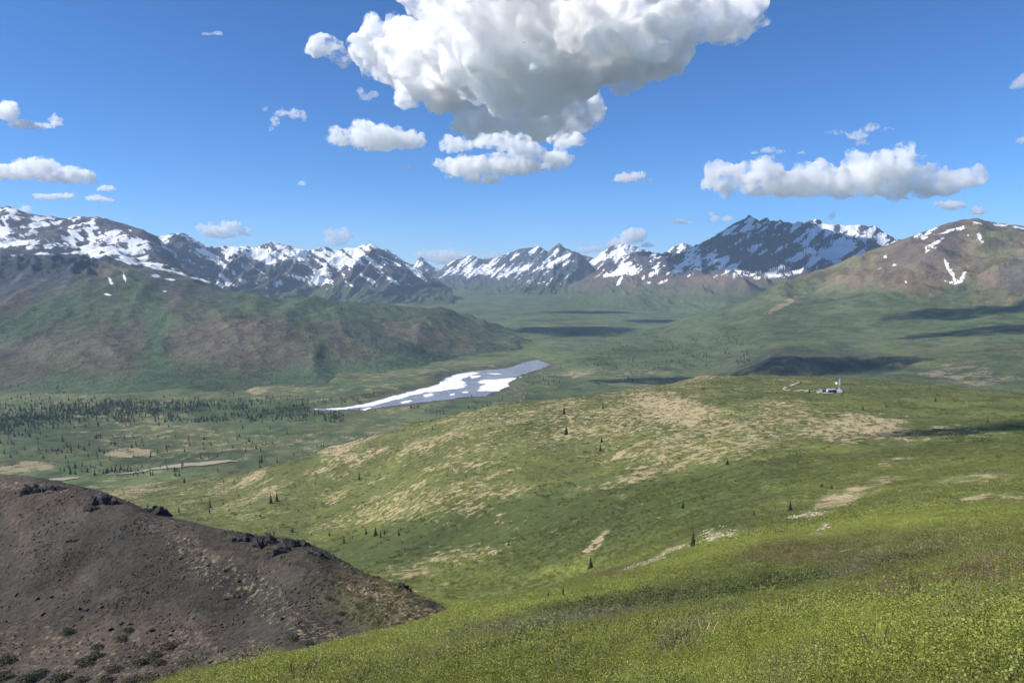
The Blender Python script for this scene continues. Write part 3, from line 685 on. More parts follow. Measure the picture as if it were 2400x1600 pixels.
M_GRAVEL = tg.bsdf(tg.mix(tg.range(gn, .3, .7), (0.26, 0.235, 0.175), (0.40, 0.36, 0.27)), 0.95, 0.1, gn, .4, .1)

def cell_sheet(name, P, z, mat, cell, wob, wl, seed, thick=0.0, inset=0.0):
    """sheet of small cells inside a world polygon whose rim is frayed by noise"""
    P = np.asarray(P, float)
    lo, hi = P.min(0) - 30, P.max(0) + 30
    gx, gy = np.arange(lo[0], hi[0], cell), np.arange(lo[1], hi[1], cell * 1.6)
    X, Y = np.meshgrid(gx, gy, indexing='ij')
    sd = poly_dist(X.ravel(), Y.ravel(), P).reshape(X.shape) + inset + wob * fbm(X / wl, Y / wl, 5, seed, .6)
    n, m = X.shape
    F = grid_faces(n, m)[:, ::-1]
    c = sd.ravel()[F].mean(1) < 0
    F = F[c]
    used, inv = np.unique(F, return_inverse=True)
    V = np.c_[X.ravel(), Y.ravel(), np.full(X.size, z)][used]
    return mesh_np(name, V, inv.reshape(-1, 4), mat, smooth=False)
lk = cell_sheet('lake', LK, VZ + 0.55, M_WATER, 5.0, 16, 45, 5)
tag(lk, 'blue grey shallow lake partly covered by white ice on the valley floor', 'lake', kind='structure')
ICE = [
 ('long curving white ice sheet along the banked shore of the lake', [(742,959),(800,957),(862,947),(917,931),(980,915),(1030,902),(1048,888),(1075,878),(1105,873),(1120,874),(1090,884),(1075,890),(1088,900),(1080,910),(1045,914),(1005,918),(975,923),(945,931),(910,940),(870,951),(810,959)]),
 ('broad pointed white ice sheet against the grassy shore of the lake', [(1125,891),(1160,889),(1200,886),(1222,884),(1200,892),(1188,899),(1196,905),(1175,911),(1172,917),(1115,917),(1128,908),(1136,901),(1122,897)]),
 ('thin sliver of ice afloat in open grey water', [(1140,875),(1165,875),(1184,878),(1160,878)]),
 ('small ragged floe beside the tip of the long ice sheet', [(1098,882),(1115,880),(1128,881),(1122,885),(1104,887)]),
 ('small floe in the dark narrows below the long ice sheet', [(990,926),(1010,922),(1018,925),(1000,931)]),
 ('tiny round floe between the two large ice sheets', [(1086,918),(1095,917),(1094,921),(1086,921)]),
 ('tiny floe close under the broad ice sheet', [(1055,924),(1066,922),(1064,926),(1056,927)]),
 ('narrow ice strip along the lower reedy edge of the lake', [(935,944),(960,938),(968,940),(945,947)]),
 ('narrow ice strip at the outlet of the lake', [(845,960),(866,954),(872,957),(855,962)]),
]
for i, (lab, P) in enumerate(ICE):
    Pw = [on_plane(u, v, VZ) for u, v in P]
    tag(cell_sheet('ice_sheet', Pw, VZ + 1.0, M_ICE, 3.0, 24 if i < 2 else 14, 45, 20 + i, 0.0, -6.0 if i == 0 else 0.0), lab, 'ice')
# river bars left of the spur: pale gravel laid on the valley floor
def draped(name, px, zf, off, mat, rows=14, cols=60):
    """strip between two pixel edges, laid on terrain"""
    up, lo = px
    u = np.linspace(up[0][0], up[-1][0], cols)
    va, vb = interp(up, u), interp(lo, u)
    V = []
    for i in range(cols):
        for k in range(rows):
            v = va[i] + (vb[i] - va[i]) * k / (rows - 1)
            V.append((u[i], v))
    V = np.array(V)
    x, y = zf(V[:, 0], V[:, 1])
    return x, y, (cols, rows)
def drape_valley(name, up, lo, mat, off=0.35):
    x, y, (c, r) = draped(name, (up, lo), lambda u, v: on_plane(u, v, VZ + 1), off, mat)
    z = C.zz(x, y) + off
    for _ in range(4):                       # slide along the sight line until the strip lies on the ground
        uu, vv = pix(x, y, z)
    return mesh_np(name, np.c_[x, y, z], grid_faces(c, r)[:, ::-1], mat)
tag(drape_valley('gravel_bar', [(335,1101),(380,1094),(430,1089),(480,1084),(530,1081),(560,1082)], [(335,1102),(380,1100),(430,1098),(480,1094),(530,1087),(560,1083)], M_GRAVEL, 1.6), 'pale gravel river bar on the valley floor below the spur', 'gravel bar', kind='structure')
tag(drape_valley('gravel_bar', [(115,1123),(150,1121),(185,1119)], [(115,1126),(150,1127),(185,1122)], M_GRAVEL, 1.6), 'short bright river bar just beyond the scree hill', 'gravel bar', kind='structure')
tag(drape_valley('gravel_bar', [(250,1110),(300,1106),(345,1099)], [(250,1111),(300,1109),(345,1103)], M_GRAVEL, 1.6), 'narrow gravel strip trailing from the larger river bar', 'gravel bar', kind='structure')

# ================================================================== CLOUDS
import bmesh
def ico(sub):
    bm = bmesh.new()
    bmesh.ops.create_icosphere(bm, subdivisions=sub, radius=1.0)
    V = np.array([v.co[:] for v in bm.verts]); Fc = np.array([[v.index for v in f.verts] for f in bm.faces])
    bm.free()
    return V, Fc
ICO2, ICO1, ICO3 = ico(2), ico(1), ico(3)
def vol_mat(name, dens, col=(1, 1, 1), aniso=0.25, grain=None):
    t = NT(name)
    t.t.nodes.remove(t.b)
    pv = t.n('ShaderNodeVolumePrincipled')
    pv.inputs['Color'].default_value = (*col, 1)
    pv.inputs['Density'].default_value = dens
    if grain:                                           # vapour thins out in ragged holes
        nz = t.noise(t.n('ShaderNodeTexCoord').outputs['Object'], 1.0 / grain, 6, .68)
        t.l(t.range(nz, .42, .62, 0.0, 1.7 * dens), pv.inputs['Density'])
    pv.inputs['Anisotropy'].default_value = aniso
    t.l(pv.outputs[0], t.out.inputs['Volume'])
    return t.m
def cloud(label, blobs, d, tau=9.0, flat=None, seed=0, vox=None, group='fair weather clouds', depth=0.9, kids=9, rag=1.0, ddist=None, lift=0.0):
    """cumulus: heaped puffs around (u, v, ru, rv[, distance]) lobes, joined to one hull holding cloud vapour"""
    r = np.random.default_rng(900 + seed)
    S = []                                              # centre xyz, radii
    for b in blobs:
        u, v, ru, rv = b[:4]
        dd = b[4] if len(b) > 4 else d
        x, y, z = pt(u, v, dd)
        k = dd / F_PX
        RX, RZ = ru * k, rv * k
        RY = max(RZ, min(RX, RZ * 2.0)) * depth if len(b) < 6 else b[5]
        S.append((x, y, z + lift, RX * .80, RY * .8, RZ * .80))
        R0 = min(RX, RZ)
        n = int(kids * max(1, RX / RZ))
        for _ in range(n):
            a = r.uniform(0, 2 * math.pi); c = r.uniform(-.55, 1); q = math.sqrt(1 - c * c)
            f = r.uniform(.24, .55)
            X_, Y_, Z_ = x + .74 * RX * q * math.cos(a), y + .74 * RY * q * math.sin(a), z + lift + .74 * RZ * c
            rr = R0 * f
            S.append((X_, Y_, Z_, rr, rr, rr * .92))
            for _ in range(5):
                g = r.normal(size=3); g /= np.linalg.norm(g); g[2] = abs(g[2]) * .9 - .1
                r3 = rr * r.uniform(.3, .5)
                S.append((X_ + g[0] * rr * .85, Y_ + g[1] * rr * .85, Z_ + g[2] * rr * .85, r3, r3, r3))
    return cloud_from(S, label, tau, flat, seed, vox, rag, d, group)
def cloud_from(S, label, tau, flat, seed, vox, rag, d=3000, group='fair weather clouds'):
    S = np.array(S)
    V, Fc = ICO2
    VV = (V[None] * S[:, None, 3:6] + S[:, None, :3])
    FF = (Fc[None] + (np.arange(len(S)) * len(V))[:, None, None]).reshape(-1, 3)
    org = S[:, :3].mean(0)
    tmp = mesh_np('tmp', VV.reshape(-1, 3) - org, FF, None, parent=False)
    COL.objects.link(tmp)
    size = max(np.ptp(S[:, 0]) + 2 * S[:, 3].mean(), np.ptp(S[:, 2]) + 2 * S[:, 5].mean())
    small = np.median(S[:, 5])
    vx = vox or max(size / 95, d / 1024 * .9)
    md = tmp.modifiers.new('r', 'REMESH'); md.mode = 'VOXEL'; md.voxel_size = vx
    dg = bpy.context.evaluated_depsgraph_get(); dg.update()
    me = bpy.data.meshes.new_from_object(tmp.evaluated_get(dg))
    bpy.data.objects.remove(tmp)
    n = len(me.vertices)
    co = np.empty(n * 3, np.float32); me.vertices.foreach_get('co', co); co = co.reshape(-1, 3).astype(float)
    no = np.empty(n * 3, np.float32); me.vertex_normals.foreach_get('vector', no); no = no.reshape(-1, 3)
    L = size * .10
    dsp = 0
    for k, w in enumerate((1, .55, .32, .18)):
        dsp = dsp + w * (np.abs(perlin3(co / (L / 2.1 ** k) + 3.3 * k + seed, seed + k)) - .3)
    co = co + no * (dsp * L * .33 * rag)[:, None]
    co = co + no * (perlin3(co / (vx * 2.2), seed + 8) * vx * .7 * rag)[:, None]
    if flat is not None:                                # even base at the condensation level
        zb = flat - org[2]
        lowp = zb + .16 * (co[:, 2] - zb) + L * .25 * fbm(co[:, 0] / (L * 2), co[:, 1] / (L * 2), 3, seed)
        co[:, 2] = np.where(co[:, 2] < zb, np.minimum(lowp, zb + .2 * L), co[:, 2])
    me.vertices.foreach_set('co', co.astype(np.float32).ravel()); me.update()
    th = np.median(S[:, 5] * 0 + np.ptp(S[:, 2]) + 1e-3)
    o = bpy.data.objects.new('cloud', me)
    me.materials.clear(); me.materials.append(vol_mat('cloud_vapour', tau / max(small * 30, 1), grain=size * .055))
    o.location = org
    COL.objects.link(o)
    return tag(o, label, 'cloud', group)

def hz_of(v, d): return float(pt(1200, v, d)[2])
BIGD = 3600
K = 2.35
cloud('huge cumulus with a bright billowing edge and a wide flat grey base',
      [(u, v, a, b, d * K, *[q * 1.5 for q in r]) for (u, v, a, b, d, *r) in
       [(960,140,120,95,4300),(880,110,60,60,4300),(1080,120,170,130,4000,420),(1040,200,130,80,4200),(1250,160,220,140,3700,500),(1420,90,230,120,3400,450),(1620,50,170,75,3300,300),(1740,30,80,55,3300,240),(1200,40,240,90,3500,380),
       (1180,290,150,70,4300,360),(1320,270,110,70,4300,300),(1480,140,140,90,3700,300),(760,112,46,30,4400,100),(800,140,40,24,4400,100),(1000,0,100,60,3600,240),(1270,-60,400,80,3000,350)]], 8500, 52, 1740, 1, vox=44, kids=10)
def overhead(label, gx, gy, gz, h, lobes, seed):
    """unseen cloud, placed towards the sun so that its shade lies round (gx, gy)"""
    o = np.array([gx, gy, gz]) + SUN * (h - gz) / SUN[2]
    r = np.random.default_rng(seed)
    S = []
    for (ax, ay, w, dp) in lobes:
        S.append((o[0] + ax, o[1] + ay, o[2], w, dp, min(w, dp) * .55))
        for _ in range(14):
            a, q = r.uniform(0, 6.28), r.uniform(.5, 1)
            k = min(w, dp) * r.uniform(.25, .5)
            S.append((o[0] + ax + w * q * math.cos(a), o[1] + ay + dp * q * math.sin(a), o[2] + r.uniform(-.1, .4) * k, k, k, k * .7))
    return cloud_from(S, label, 22.0, None, seed, max(10, lobes[0][2] / 9), 1.0)
cloud('oval white cumulus beside the huge grey based cloud', [(885,325,85,38),(800,322,38,26),(955,330,50,28),(850,300,40,24)], 7000, 10, hz_of(362, 7000), 2)
cloud('white cumulus hanging under the huge grey based cloud', [(1100,392,80,34),(1200,385,90,32),(1300,378,50,28),(1130,415,60,24),(1040,385,34,16),(1240,355,60,22),(1070,340,50,22),(1180,332,90,24),(1330,330,60,22)], 6000, 10, hz_of(438, 6000), 3)
cloud('wide heaped white cumulus above the dark and tan mountains', [(1690,425,52,48),(1770,415,60,55),(1850,430,90,42),(1950,425,110,44),(2050,400,90,62),(2110,380,60,46),(2200,420,90,36),(2270,415,55,36),(1900,450,220,22),(2120,450,160,22)], 15000, 11, hz_of(472, 15000), 4)
cloud('small flat cloud over the far range, apart from others', [(1465,418,34,13),(1495,412,22,12),(1520,424,14,6)], 15000, 6, None, 5)
cloud('long flat white cloud above the snow topped mountain', [(60,400,90,28),(150,412,80,26),(-40,405,80,30),(205,425,34,14),(90,385,60,18)], 9000, 10, hz_of(434, 9000), 6)
cloud('thin low streak of cloud under the long flat cloud', [(110,462,40,8),(150,460,34,8),(90,458,20,6)], 9500, 5, None, 7)
cloud('thin tapering streak of cloud beside the low streak', [(225,465,34,8),(255,470,24,6),(250,442,28,8)], 9500, 5, None, 8)
cloud('ragged cumulus scrap with a curling tail high over the snowy mountain', [(15,262,34,28),(50,292,40,14),(95,296,42,10),(130,285,14,16)], 6500, 7, None, 9)
cloud('torn horseshoe wisp of cloud in open blue sky', [(645,285,14,16),(660,265,20,10),(690,268,22,14),(712,272,10,18),(620,256,9,7),(637,302,8,8)], 6000, 3.0, None, 10, rag=1.6, kids=6)
cloud('faint flat wisp alone in the open blue sky', [(485,80,20,4),(510,78,13,6)], 6000, 1.6, None, 11, rag=1.6)
cloud('puffy white cloud behind the dip in the snow streaked range', [(500,540,38,16),(540,532,28,18),(575,545,16,12),(475,535,18,12),(520,552,50,10)], 19000, 6, None, 12)
cloud('small twin puffs of cloud over the snow streaked range', [(780,560,24,16),(805,552,24,20),(772,545,14,14),(790,570,34,10)], 22000, 4, None, 13)
cloud('pale distant cloud bank behind the saw toothed peaks', [(1040,604,60,22),(1000,598,34,16),(1080,600,36,16),(1150,600,30,10),(1160,595,22,8)], 36000, 4, None, 14)
cloud('bright cloud puff rising behind the rounded snowy summit', [(1485,556,34,20),(1500,548,22,18),(1450,570,34,14),(1515,575,22,8)], 22000, 8, None, 15)
cloud('pale flat cloud low between the pyramid peak and snowy summit', [(1370,588,30,9),(1395,584,24,9),(1350,590,14,6)], 26000, 4, None, 16)
cloud('small flat puff just beside the dark mountain summit', [(1590,519,18,8),(1610,522,26,5)], 15000, 4, None, 17)
cloud('twin small puffs touching the shoulder of the dark mountain', [(1675,513,14,10),(1705,513,18,8),(1668,503,8,8)], 15000, 4, None, 18)
cloud('tiny round puff above the ridge of the dark mountain', [(1951,508,9,9),(1953,502,7,7)], 15000, 3, None, 19)
cloud('small double cloud under the end of the wide heaped cumulus', [(2230,482,34,14),(2290,495,22,11),(2200,478,14,8)], 21000, 7, None, 20)
cloud('thin veil of cloud drifting above the wide heaped cumulus', [(2010,318,30,14),(2040,300,24,12),(2075,302,28,6),(1960,310,34,6),(2020,335,18,10)], 15500, 1.8, None, 21, rag=1.5)
cloud('small ragged cloud scrap high over the tan mountain', [(2392,195,22,16),(2405,185,18,14),(2375,205,10,7)], 7000, 4, None, 22)
cloud('tiny cloud scrap under the ragged scrap over the tan mountain', [(2396,330,14,8),(2405,326,10,8)], 8000, 4, None, 23)
cloud('torn curved wisp beside the bright edge of the huge cumulus', [(845,215,10,14),(858,230,18,9),(878,222,14,10)], 4300, 2.2, None, 24, rag=1.5)
cloud('faint smudge of cloud below the oval cumulus', [(952,393,18,9),(970,400,12,6)], 7000, 1.3, None, 25, rag=1.5)
cloud('tiny faint puff alone between oval cumulus and snowy range', [(708,430,13,7)], 9000, 2, None, 26)
cloud('small white puff behind the highest snowy peak', [(60,492,14,12),(45,498,12,8)], 14000, 5, None, 27)
cloud('small faint clouds in a row over the heaped cumulus', [(1800,352,24,9),(1830,356,14,6),(1770,358,12,6),(1880,358,12,5)], 15500, 2.2, None, 28, rag=1.4)

OV = 'unseen shade casting clouds'
overhead('unseen cloud placed to shade the bluff behind the plateau', 1080, 2640, -340, 1500, [(0,0,350,200),(-520,150,360,120),(250,60,240,130)], 41)['group'] = OV
overhead('unseen cloud placed to shade the apron of the tan mountain', 2420, 3750, -200, 1500, [(0,0,520,250),(-380,60,300,120)], 42)['group'] = OV
overhead('unseen thin cloud placed to streak the apron with shade', 1960, 3250, -260, 1500, [(0,0,380,90),(200,-150,320,80)], 43)['group'] = OV
overhead('unseen cloud placed to shade the end of the plateau', 330, 490, -110, 1500, [(0,0,110,38),(90,6,90,44)], 44)['group'] = OV
overhead('unseen cloud placed to shade the bend of the far valley', 420, 5250, -395, 2500, [(0,0,360,420),(-520,-120,300,150),(300,150,220,160)], 45)['group'] = OV
# ================================================================== HAZE
hx, hy0, hy1, hb, ht = 17500, -600, 19500, -470, 730
HV = [(-hx,hy0,hb),(hx,hy0,hb),(hx,hy1,hb),(-hx,hy1,hb),(-hx,hy0,ht),(hx,hy0,ht),(hx,hy1,ht),(-hx,hy1,ht)]
hz = mesh_np('haze', HV, [[0,3,2,1],[4,5,6,7],[0,1,5,4],[1,2,6,5],[2,3,7,6],[3,0,4,7]], vol_mat('haze_air', 3.0e-5, (0.53, 0.74, 1.0), 0.0), smooth=False)
tag(hz, 'thin blue haze filling the air over the valley', 'haze', kind='stuff')

# ================================================================== FINDING GROUND UNDER A PIXEL
DS_A = np.exp(np.linspace(math.log(2.0), math.log(1700), 700))
DS_B = np.linspace(142, 330, 300)
DS_V = np.exp(np.linspace(math.log(1200), math.log(7000), 700))
COLS = {}
def hit(u, v, which):
    """first ground seen along a sight line -> x, y, z"""
    if which == 'A': ds, f = DS_A, lambda d: A.at(np.full(len(d), float(u)), d)
    elif which == 'B': ds, f = DS_B, lambda d: B.at(np.full(len(d), float(u)), d)
    else:
        ds = DS_V
        def f(d):
            x = (u - 1200) / F_PX * d
            uq = round(u / 14) * 14
            if uq in COLS: return x, d, COLS[uq]
            z = C.zz((uq - 1200) / F_PX * d, d)
            if u < 1345: z = np.maximum(z, np.where(d > 2380, DM.at(np.full(len(d), float(u)), np.maximum(d, 2380))[2], -1e4))
            if u > 1235: z = np.maximum(z, np.where(d > 1880, G.at(np.full(len(d), float(u)), np.maximum(d, 1880))[2], -1e4))
            COLS[uq] = z
            return x, d, z
    if (which, u) in COLS: x, y, z, vv = COLS[(which, u)]
    else:
        x, y, z = f(ds)
        vv = pix(x, y, z)[1]
        COLS[(which, u)] = (x, y, z, vv)
    ok = np.nonzero(vv <= v)[0]
    if which == 'A': ok = ok[ds[ok] > 60] if v < 1425 else ok
    if not len(ok): return None
    i = ok[0]
    return float(x[i]), float(y[i]), float(z[i])

# ================================================================== FOLIAGE
def leaf_mat(name, c1, c2, c3, s1=0.35, s2=0.04, trans=0.3, spread=0.5, tint=0.0):
    t = NT(name)
    g = t.n('ShaderNodeNewGeometry')
    oi = t.n('ShaderNodeObjectInfo')
    n1 = t.noise(g.outputs['Position'], s1, 4); n2 = t.noise(g.outputs['Position'], s2, 4)
    col = t.mix(t.range(t.math('ADD', n1, t.math('MULTIPLY', t.math('SUBTRACT', oi.outputs['Random'], .5), .5)), .35, .65), c1, c2)
    col = t.mix(t.range(t.math('ADD', n2, t.math('MULTIPLY', t.math('SUBTRACT', oi.outputs['Random'], .5), .35)), .52, .68), col, c3)
    k = t.math('ADD', 1 - spread / 2, t.math('MULTIPLY', g.outputs['Random Per Island'], spread))
    sc = t.n('ShaderNodeVectorMath', operation='SCALE'); t.l(col, sc.inputs[0]); t.l(k, sc.inputs['Scale'])
    out = sc.outputs[0]
    if tint:
        at = t.n('ShaderNodeAttribute', attribute_type='INSTANCER', attribute_name='tint')
        s2 = t.n('ShaderNodeVectorMath', operation='SCALE'); t.l(at.outputs['Color'], s2.inputs[0]); t.l(k, s2.inputs['Scale'])
        out = t.mix(tint, out, s2.outputs[0])
    sc = type('o', (), {'outputs': [out]})
    t.bsdf(sc.outputs[0], 0.5, 0.25)
    tr = t.n('ShaderNodeBsdfTranslucent'); t.l(sc.outputs[0], tr.inputs[0])
    mx = t.n('ShaderNodeMixShader'); mx.inputs[0].default_value = trans
    t.l(t.b.outputs[0], mx.inputs[1]); t.l(tr.outputs[0], mx.inputs[2]); t.l(mx.outputs[0], t.out.inputs['Surface'])
    return t.m
M_BIRCH = leaf_mat('dwarf_birch_leaves', (0.38, 0.40, 0.075), (0.24, 0.275, 0.055), (0.28, 0.225, 0.11), .9, .13, .42, .9, .6)
M_SHRUB = leaf_mat('low_shrub_leaves', (0.255, 0.280, 0.062), (0.175, 0.200, 0.050), (0.20, 0.17, 0.088), .22, .05, .3, .6, .72)
M_WILLOW = leaf_mat('willow_leaves', (0.120, 0.140, 0.042), (0.075, 0.095, 0.034), (0.135, 0.120, 0.055), .06, .015, .25, .5, .4)
M_BUSH = leaf_mat('dark_bush_leaves', (0.075, 0.082, 0.036), (0.052, 0.062, 0.028), (0.10, 0.085, 0.045), .4, .1, .2)
M_STRAW = leaf_mat('dry_grass', (0.42, 0.36, 0.17), (0.30, 0.25, 0.12), (0.24, 0.24, 0.08), .7, .1, .3)
M_NEEDLE = leaf_mat('spruce_needles', (0.026, 0.040, 0.020), (0.036, 0.052, 0.024), (0.048, 0.056, 0.026), .4, .01, .08)
tb = NT('spruce_bark')
M_BARK = tb.bsdf(tb.mix(tb.noise(tb.n('ShaderNodeNewGeometry').outputs['Position'], 6, 4), (0.10, 0.075, 0.055), (0.17, 0.14, 0.11)), .95, .1)

def clump(name, n, r, h, s, mat, seed, twig=8, upright=.5):
    g = np.random.default_rng(seed)
    a = g.uniform(0, 2 * math.pi, n); q = np.sqrt(g.uniform(0, 1, n)); hh = g.uniform(.25, 1, n) ** .6
    lump = 1 + .25 * np.sin(3 * a + seed) + .15 * np.sin(5 * a + 2 * seed)
    P = np.c_[r * q * lump * np.cos(a), r * q * lump * np.sin(a), h * np.sqrt(1 - .85 * q * q) * hh]
    ax = g.normal(size=(n, 3)); ax[:, 2] = ax[:, 2] * upright + .3; ax /= np.linalg.norm(ax, axis=1)[:, None]
    side = np.cross(ax, g.normal(size=(n, 3))); side /= np.linalg.norm(side, axis=1)[:, None]
    L = s * g.uniform(.7, 1.3, n)[:, None]
    V = np.stack([P, P + ax * L * .55 + side * L * .38, P + ax * L, P + ax * L * .5 - side * L * .38], 1).reshape(-1, 3)
    F = np.arange(4 * n).reshape(-1, 4)
    tv, k = [], 4 * n
    for _ in range(twig):
        a = g.uniform(0, 2 * math.pi); q = g.uniform(.2, .9)
        tip = np.array([r * q * math.cos(a), r * q * math.sin(a), h * g.uniform(.6, 1)])
        w = s * .12
        tv += [[-w, 0, 0], [w, 0, 0], tip + [w * .5, 0, 0], tip - [w * .5, 0, 0]]
    if tv:
        V = np.r_[V, np.array(tv)]; F = np.r_[F, k + np.arange(len(tv)).reshape(-1, 4)]
    return mesh_np(name, V, F, mat, smooth=False, parent=False)
def tuft(name, n, r, h, w, mat, seed):
    g = np.random.default_rng(seed)
    V = []
    for _ in range(n):
        a, b = g.uniform(0, 2 * math.pi, 2); q = r * math.sqrt(g.uniform())
        p = np.array([q * math.cos(a), q * math.sin(a), 0]); ln = h * g.uniform(.6, 1.15)
        lean = np.array([math.cos(b), math.sin(b), 0]) * ln * g.uniform(.1, .5); sd = np.array([-math.sin(b), math.cos(b), 0]) * w
        V += [p - sd, p + sd, p + lean * .5 + sd * .6 + [0, 0, ln * .65], p + lean + [0, 0, ln]]
    return mesh_np(name, V, np.arange(4 * n).reshape(-1, 4), mat, smooth=False, parent=False)

def scatter(name, P, sc, rz, idx, sources, label, cat, tilt=None, tint=None):
    """one mass of plants or stones: source shapes set out on ground points"""
    coll = bpy.data.collections.new(name + '_sources')
    for i, so in enumerate(sources):
        so.name = '%s_shape_%02d' % (name, i); coll.objects.link(so)
    me = bpy.data.meshes.new(name)
    me.vertices.add(len(P)); me.vertices.foreach_set('co', np.asarray(P, np.float32).ravel())
    for nm, ty, key, arr in (('scl', 'FLOAT', 'value', np.asarray(sc, np.float32)), ('pick', 'INT', 'value', np.asarray(idx, np.int32))):
        me.attributes.new(nm, ty, 'POINT').data.foreach_set(key, arr)
    if tint is not None: attr(me, 'tint', tint.astype(np.float32))
    rot = np.zeros((len(P), 3), np.float32); rot[:, 2] = rz
    if tilt is not None: rot[:, :2] = tilt
    me.attributes.new('turn', 'FLOAT_VECTOR', 'POINT').data.foreach_set('vector', rot.ravel())
    o = bpy.data.objects.new(name, me); COL.objects.link(o)
    ng = bpy.data.node_groups.new(name, 'GeometryNodeTree')
    ng.interface.new_socket('Geometry', in_out='INPUT', socket_type='NodeSocketGeometry')
    ng.interface.new_socket('Geometry', in_out='OUTPUT', socket_type='NodeSocketGeometry')
    N, Lk = ng.nodes, ng.links
    gi, go = N.new('NodeGroupInput'), N.new('NodeGroupOutput')
    ci = N.new('GeometryNodeCollectionInfo'); ci.inputs['Collection'].default_value = coll
    ci.inputs['Separate Children'].default_value = True; ci.inputs['Reset Children'].default_value = True
    ip = N.new('GeometryNodeInstanceOnPoints'); ip.inputs['Pick Instance'].default_value = True
    def na(nm, ty):
        q = N.new('GeometryNodeInputNamedAttribute'); q.data_type = ty; q.inputs['Name'].default_value = nm
        return q.outputs[0]
    er = N.new('FunctionNodeEulerToRotation')
    Lk.new(gi.outputs[0], ip.inputs['Points']); Lk.new(ci.outputs[0], ip.inputs['Instance'])
    Lk.new(na('pick', 'INT'), ip.inputs['Instance Index']); Lk.new(na('scl', 'FLOAT'), ip.inputs['Scale'])
    Lk.new(na('turn', 'FLOAT_VECTOR'), er.inputs[0]); Lk.new(er.outputs[0], ip.inputs['Rotation'])
    Lk.new(ip.outputs[0], go.inputs[0])
    o.modifiers.new('scatter', 'NODES').node_group = ng
    return tag(o, label, cat, kind='stuff')

def ring(n, d0, d1, keep=None, u0=-60, u1=2460):
    d = np.sqrt(rng.uniform(d0 * d0, d1 * d1, n)); u = rng.uniform(u0, u1, n)
    x, y, z = A.at(u, d)
    uu, vv = pix(x, y, z)
    c, f = coverA(uu, vv, d, x, y, z)
    p = np.ones(n) if keep is None else keep(x, y, z, uu, vv, d, f)
    k = rng.uniform(size=n) < p
    P = np.c_[x, y, z][k]
    c = c[k] * 1.22 * rng.uniform(.78, 1.22, len(P))[:, None]
    dark = sst(.11, .075, c[:, 1] / 1.22)
    sz = rng.uniform(.55, 1.25, len(P)) * (1 + .55 * fbm(P[:, 0] / 4, P[:, 1] / 4, 3, 209)) * (1 + .5 * dark * (d[k] < 130))
    return P, sz, rng.uniform(0, 6.28, len(P)), rng.integers(0, 3, len(P)), c
def k_near(x, y, z, u, v, d, f): return np.clip(1.0 - 1.3 * f[:, 0], 0.05, 1) * np.clip(1.05 - .45 * f[:, 2], 0, 1)
def k_mid(x, y, z, u, v, d, f): return np.clip(1.0 - 1.8 * f[:, 0], 0, 1) * (.35 + .65 * sst(-.25, .3, fbm(x / 12, y / 12, 4, 203)))
def k_far(x, y, z, u, v, d, f): return np.clip(1.0 - 1.9 * f[:, 0], 0, 1) * sst(-.1, .35, fbm(x / 45, y / 45, 4, 205) + .35 * fbm(x / 12, y / 12, 3, 206))
def k_patch(x, y, z, u, v, d, f): return np.clip(1.0 - 1.3 * f[:, 0], 0.05, 1) * (.25 + .75 * sst(-.3, .2, fbm(x / 2.5, y / 2.5, 4, 207)))
P, s_, r_, i_, t_ = ring(4200, 3.0, 12, k_near)
scatter('shrubbery', P, s_, r_, i_, [clump('c', 300, .22, .26 + .04 * k, .0165, M_BIRCH, 11 + k) for k in range(3)], 'low leafy dwarf birch covering the hillside at the foot of the view', 'shrubs', tint=t_)
P, s_, r_, i_, t_ = ring(17000, 11, 42, k_patch)
scatter('shrubbery', P, s_, r_, i_, [clump('c', 170, .36, .30 + .05 * k, .030, M_BIRCH, 21 + k) for k in range(3)], 'bright green dwarf birch spread over the near convex slope', 'shrubs', tint=t_)
P, s_, r_, i_, t_ = ring(34000, 40, 130, k_mid)
scatter('shrubbery', P, s_, r_, i_, [clump('c', 100, .62, .36, .075, M_SHRUB, 31 + k) for k in range(3)], 'mixed green and brown low shrubs on the dipping slope', 'shrubs', tint=t_)
P, s_, r_, i_, t_ = ring(50000, 125, 420, k_mid)
scatter('shrubbery', P, s_, r_, i_, [clump('c', 60, 1.1, .38, .22, M_SHRUB, 41 + k, 0) for k in range(3)], 'patchy green shrub cover along the gully sides', 'shrubs', tint=t_)
P, s_, r_, i_, t_ = ring(60000, 400, 1350, k_far)
scatter('shrubbery', P, s_, r_, i_, [clump('c', 44, 2.0, .8, .5, M_WILLOW, 51 + k, 0) for k in range(3)], 'dark green willow scrub mottling the broad spur', 'shrubs', tint=t_)
def k_dots(x, y, z, u, v, d, f): return np.clip(1.5 * f[:, 0], 0, 1) * sst(-.25, .2, fbm(x / 9, y / 9, 3, 208)) * .75
P, s_, r_, i_, t_ = ring(60000, 300, 1300, k_dots)
scatter('shrubbery', P, s_, r_, i_, [clump('c', 36, 1.05, .9, .40, M_WILLOW, 56 + k, 0) for k in range(3)], 'small dark shrubs dotted among the pale lichen of the spur', 'shrubs', tint=t_)
def k_bush(x, y, z, u, v, d, f): return sst(.02, .3, fbm(x / 5, y / 5, 4, 211)) * np.clip(1 - 2 * f[:, 0], 0, 1)
P, s_, r_, i_, t_ = ring(2600, 7, 75, k_bush)
scatter('shrubbery', P, s_ * .9, r_, i_, [clump('c', 420, .55, .62 + .1 * k, .034, M_BIRCH, 57 + k, 14) for k in range(3)], 'taller rounded birch bushes standing out of the low cover', 'shrubs', tint=t_ * .8)
M_TWIG = leaf_mat('bare_twigs', (0.20, 0.165, 0.13), (0.14, 0.115, 0.09), (0.24, 0.21, 0.17), .8, .1, .05)
def k_twig(x, y, z, u, v, d, f): return np.clip(.10 + sst(.0, .35, fbm(x / 3, y / 3, 4, 212)), 0, 1)
